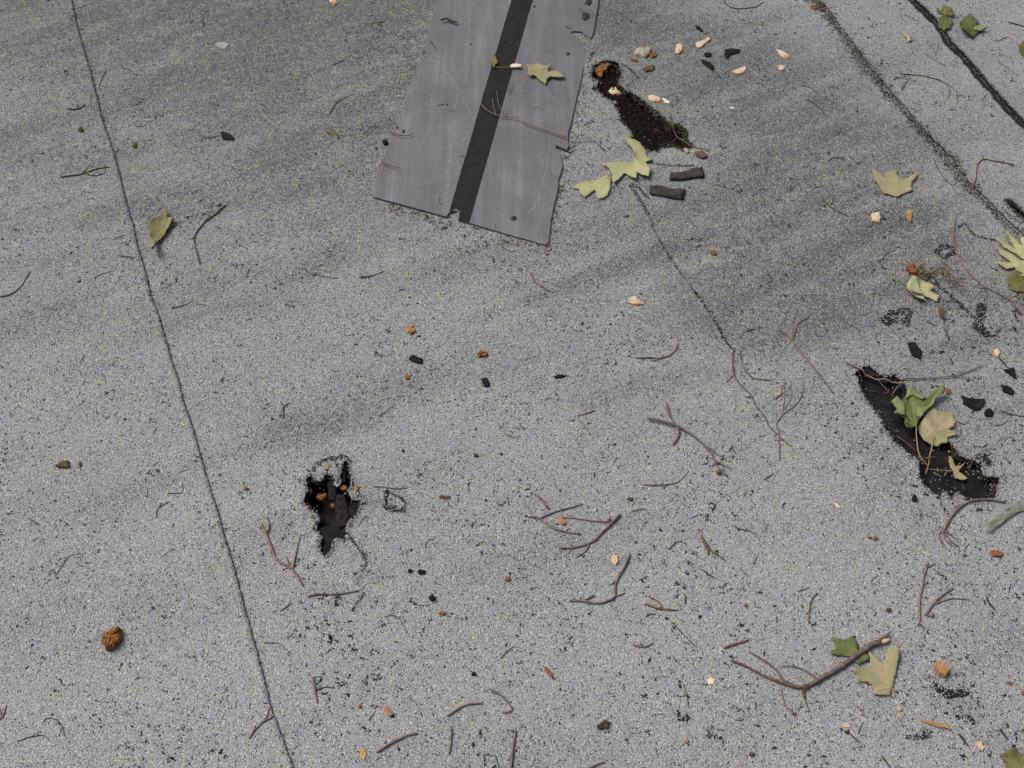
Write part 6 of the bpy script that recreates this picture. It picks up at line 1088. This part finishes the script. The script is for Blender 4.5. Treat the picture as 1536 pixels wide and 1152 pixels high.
# fine plant litter: short needles and crumbs
LV, LF, LT = [], [], []
def needle(p, a, ln, w, tone, bend):
    t = np.linspace(-.5, .5, 5); x = t * ln; y = bend * (t * t - .08) * ln
    q = np.stack([p[0] + x * math.cos(a) - y * math.sin(a), p[1] + x * math.sin(a) + y * math.cos(a)], 1)
    z = roof_top(q) + w * .5 + .0002; V, Fc = tube(np.c_[q, z], w / 2, w / 2.6, .25, 4, int(p[0] * 1e4) % 97)
    s = len(LV); LV.extend([tuple(v) for v in V]); LF.extend([tuple(i + s for i in f) for f in Fc]); LT.extend([tone] * len(V))
for i in range(320):
    p = (RNG.uniform(-1.15, 1.2), RNG.uniform(.25, 2.05)); right = p[0] > .35
    if RNG.random() > (.75 if right else .45): continue
    needle(p, RNG.uniform(0, 6.28), RNG.uniform(.006, .020), RNG.uniform(.0006, .0013), RNG.choice([.05, .3, .45, .55, .6, .72], p=[.15, .25, .25, .15, .1, .1]), RNG.uniform(-1.1, 1.1))
low = SO[13:30]; q = dense(low, .004, False, 0)
for i in range(130):
    p = q[RNG.integers(0, len(q))] + np.array([RNG.normal(.004, .006), RNG.normal(-.012, .008)])
    if inside([p], SO)[0]: continue
    needle(p, RNG.uniform(0, 6.28), RNG.uniform(.004, .014), RNG.uniform(.0008, .0020), RNG.choice([.3, .5, .6, .8]), RNG.uniform(-1, 1))
rt = arr(D['shingle'])[28:40]; q = dense(rt, .004, False, 0)
for i in range(70):
    p = q[RNG.integers(0, len(q))] + np.array([RNG.normal(.013, .006), 0])
    if inside([p], SO)[0]: continue
    needle(p, RNG.uniform(0, 6.28), RNG.uniform(.004, .011), RNG.uniform(.0008, .0020), RNG.choice([.3, .5, .6]), RNG.uniform(-1, 1))
for p, n, sg, tones in ((D['fibre'][0], 90, .007, (.85, .9, .8, .6)), (D['fibre'][1], 110, .012, (.5, .6, .85, .8, .3)), (D['fibre'][2], 80, .010, (.5, .6, .8, .3)), (D['fibre'][3], 60, .008, (.5, .55, .6))):
    for i in range(n): needle(arr(p) + RNG.normal(0, sg, 2), RNG.uniform(0, 6.28), RNG.uniform(.003, .010), RNG.uniform(.0006, .0014), RNG.choice(tones), RNG.uniform(-1, 1))
for i in range(170):
    y = RNG.uniform(1.2, 2.0); needle((float(sx('R1', y)) - .012 + RNG.normal(0, .014), y), RNG.uniform(0, 6.28), RNG.uniform(.005, .018), RNG.uniform(.0006, .0013), RNG.choice([.05, .3, .45, .6, .72]), RNG.uniform(-1.1, 1.1))
for i in range(90):
    p = HOLES['C'][RNG.integers(0, 20)] + RNG.normal(0, .03, 2); needle(p, RNG.uniform(0, 6.28), RNG.uniform(.005, .018), RNG.uniform(.0006, .0014), RNG.choice([.3, .45, .55, .6, .85]), RNG.uniform(-1, 1))
li = mesh_obj('litter', LV, LF, 'litter_tones', None, True); attr(li, 'tone', LT); li['kind'] = 'stuff'; li['label'] = 'fine brown needles and plant crumbs strewn over the roof'
C = np.stack([RNG.uniform(-1.2, 1.25, 900), RNG.uniform(.25, 2.1, 900)], 1); C = C[RNG.random(900) < np.where(C[:, 0] > .3, 1, .45)]; C = C[~inside(C, SO)]
for k in 'ABC': C = C[~inside(C, HOLES[k])]
cr2 = grains('tar_crumbs', C, _rt(C) + .0006, RNG.uniform(.0008, .0030, len(C)) ** 1, RNG.choice([0, .0, .1, .3, .3, .55, .72], len(C)), 'litter_tones', .45); cr2['kind'] = 'stuff'; cr2['label'] = 'tiny black and brown crumbs sprinkled on the granules'
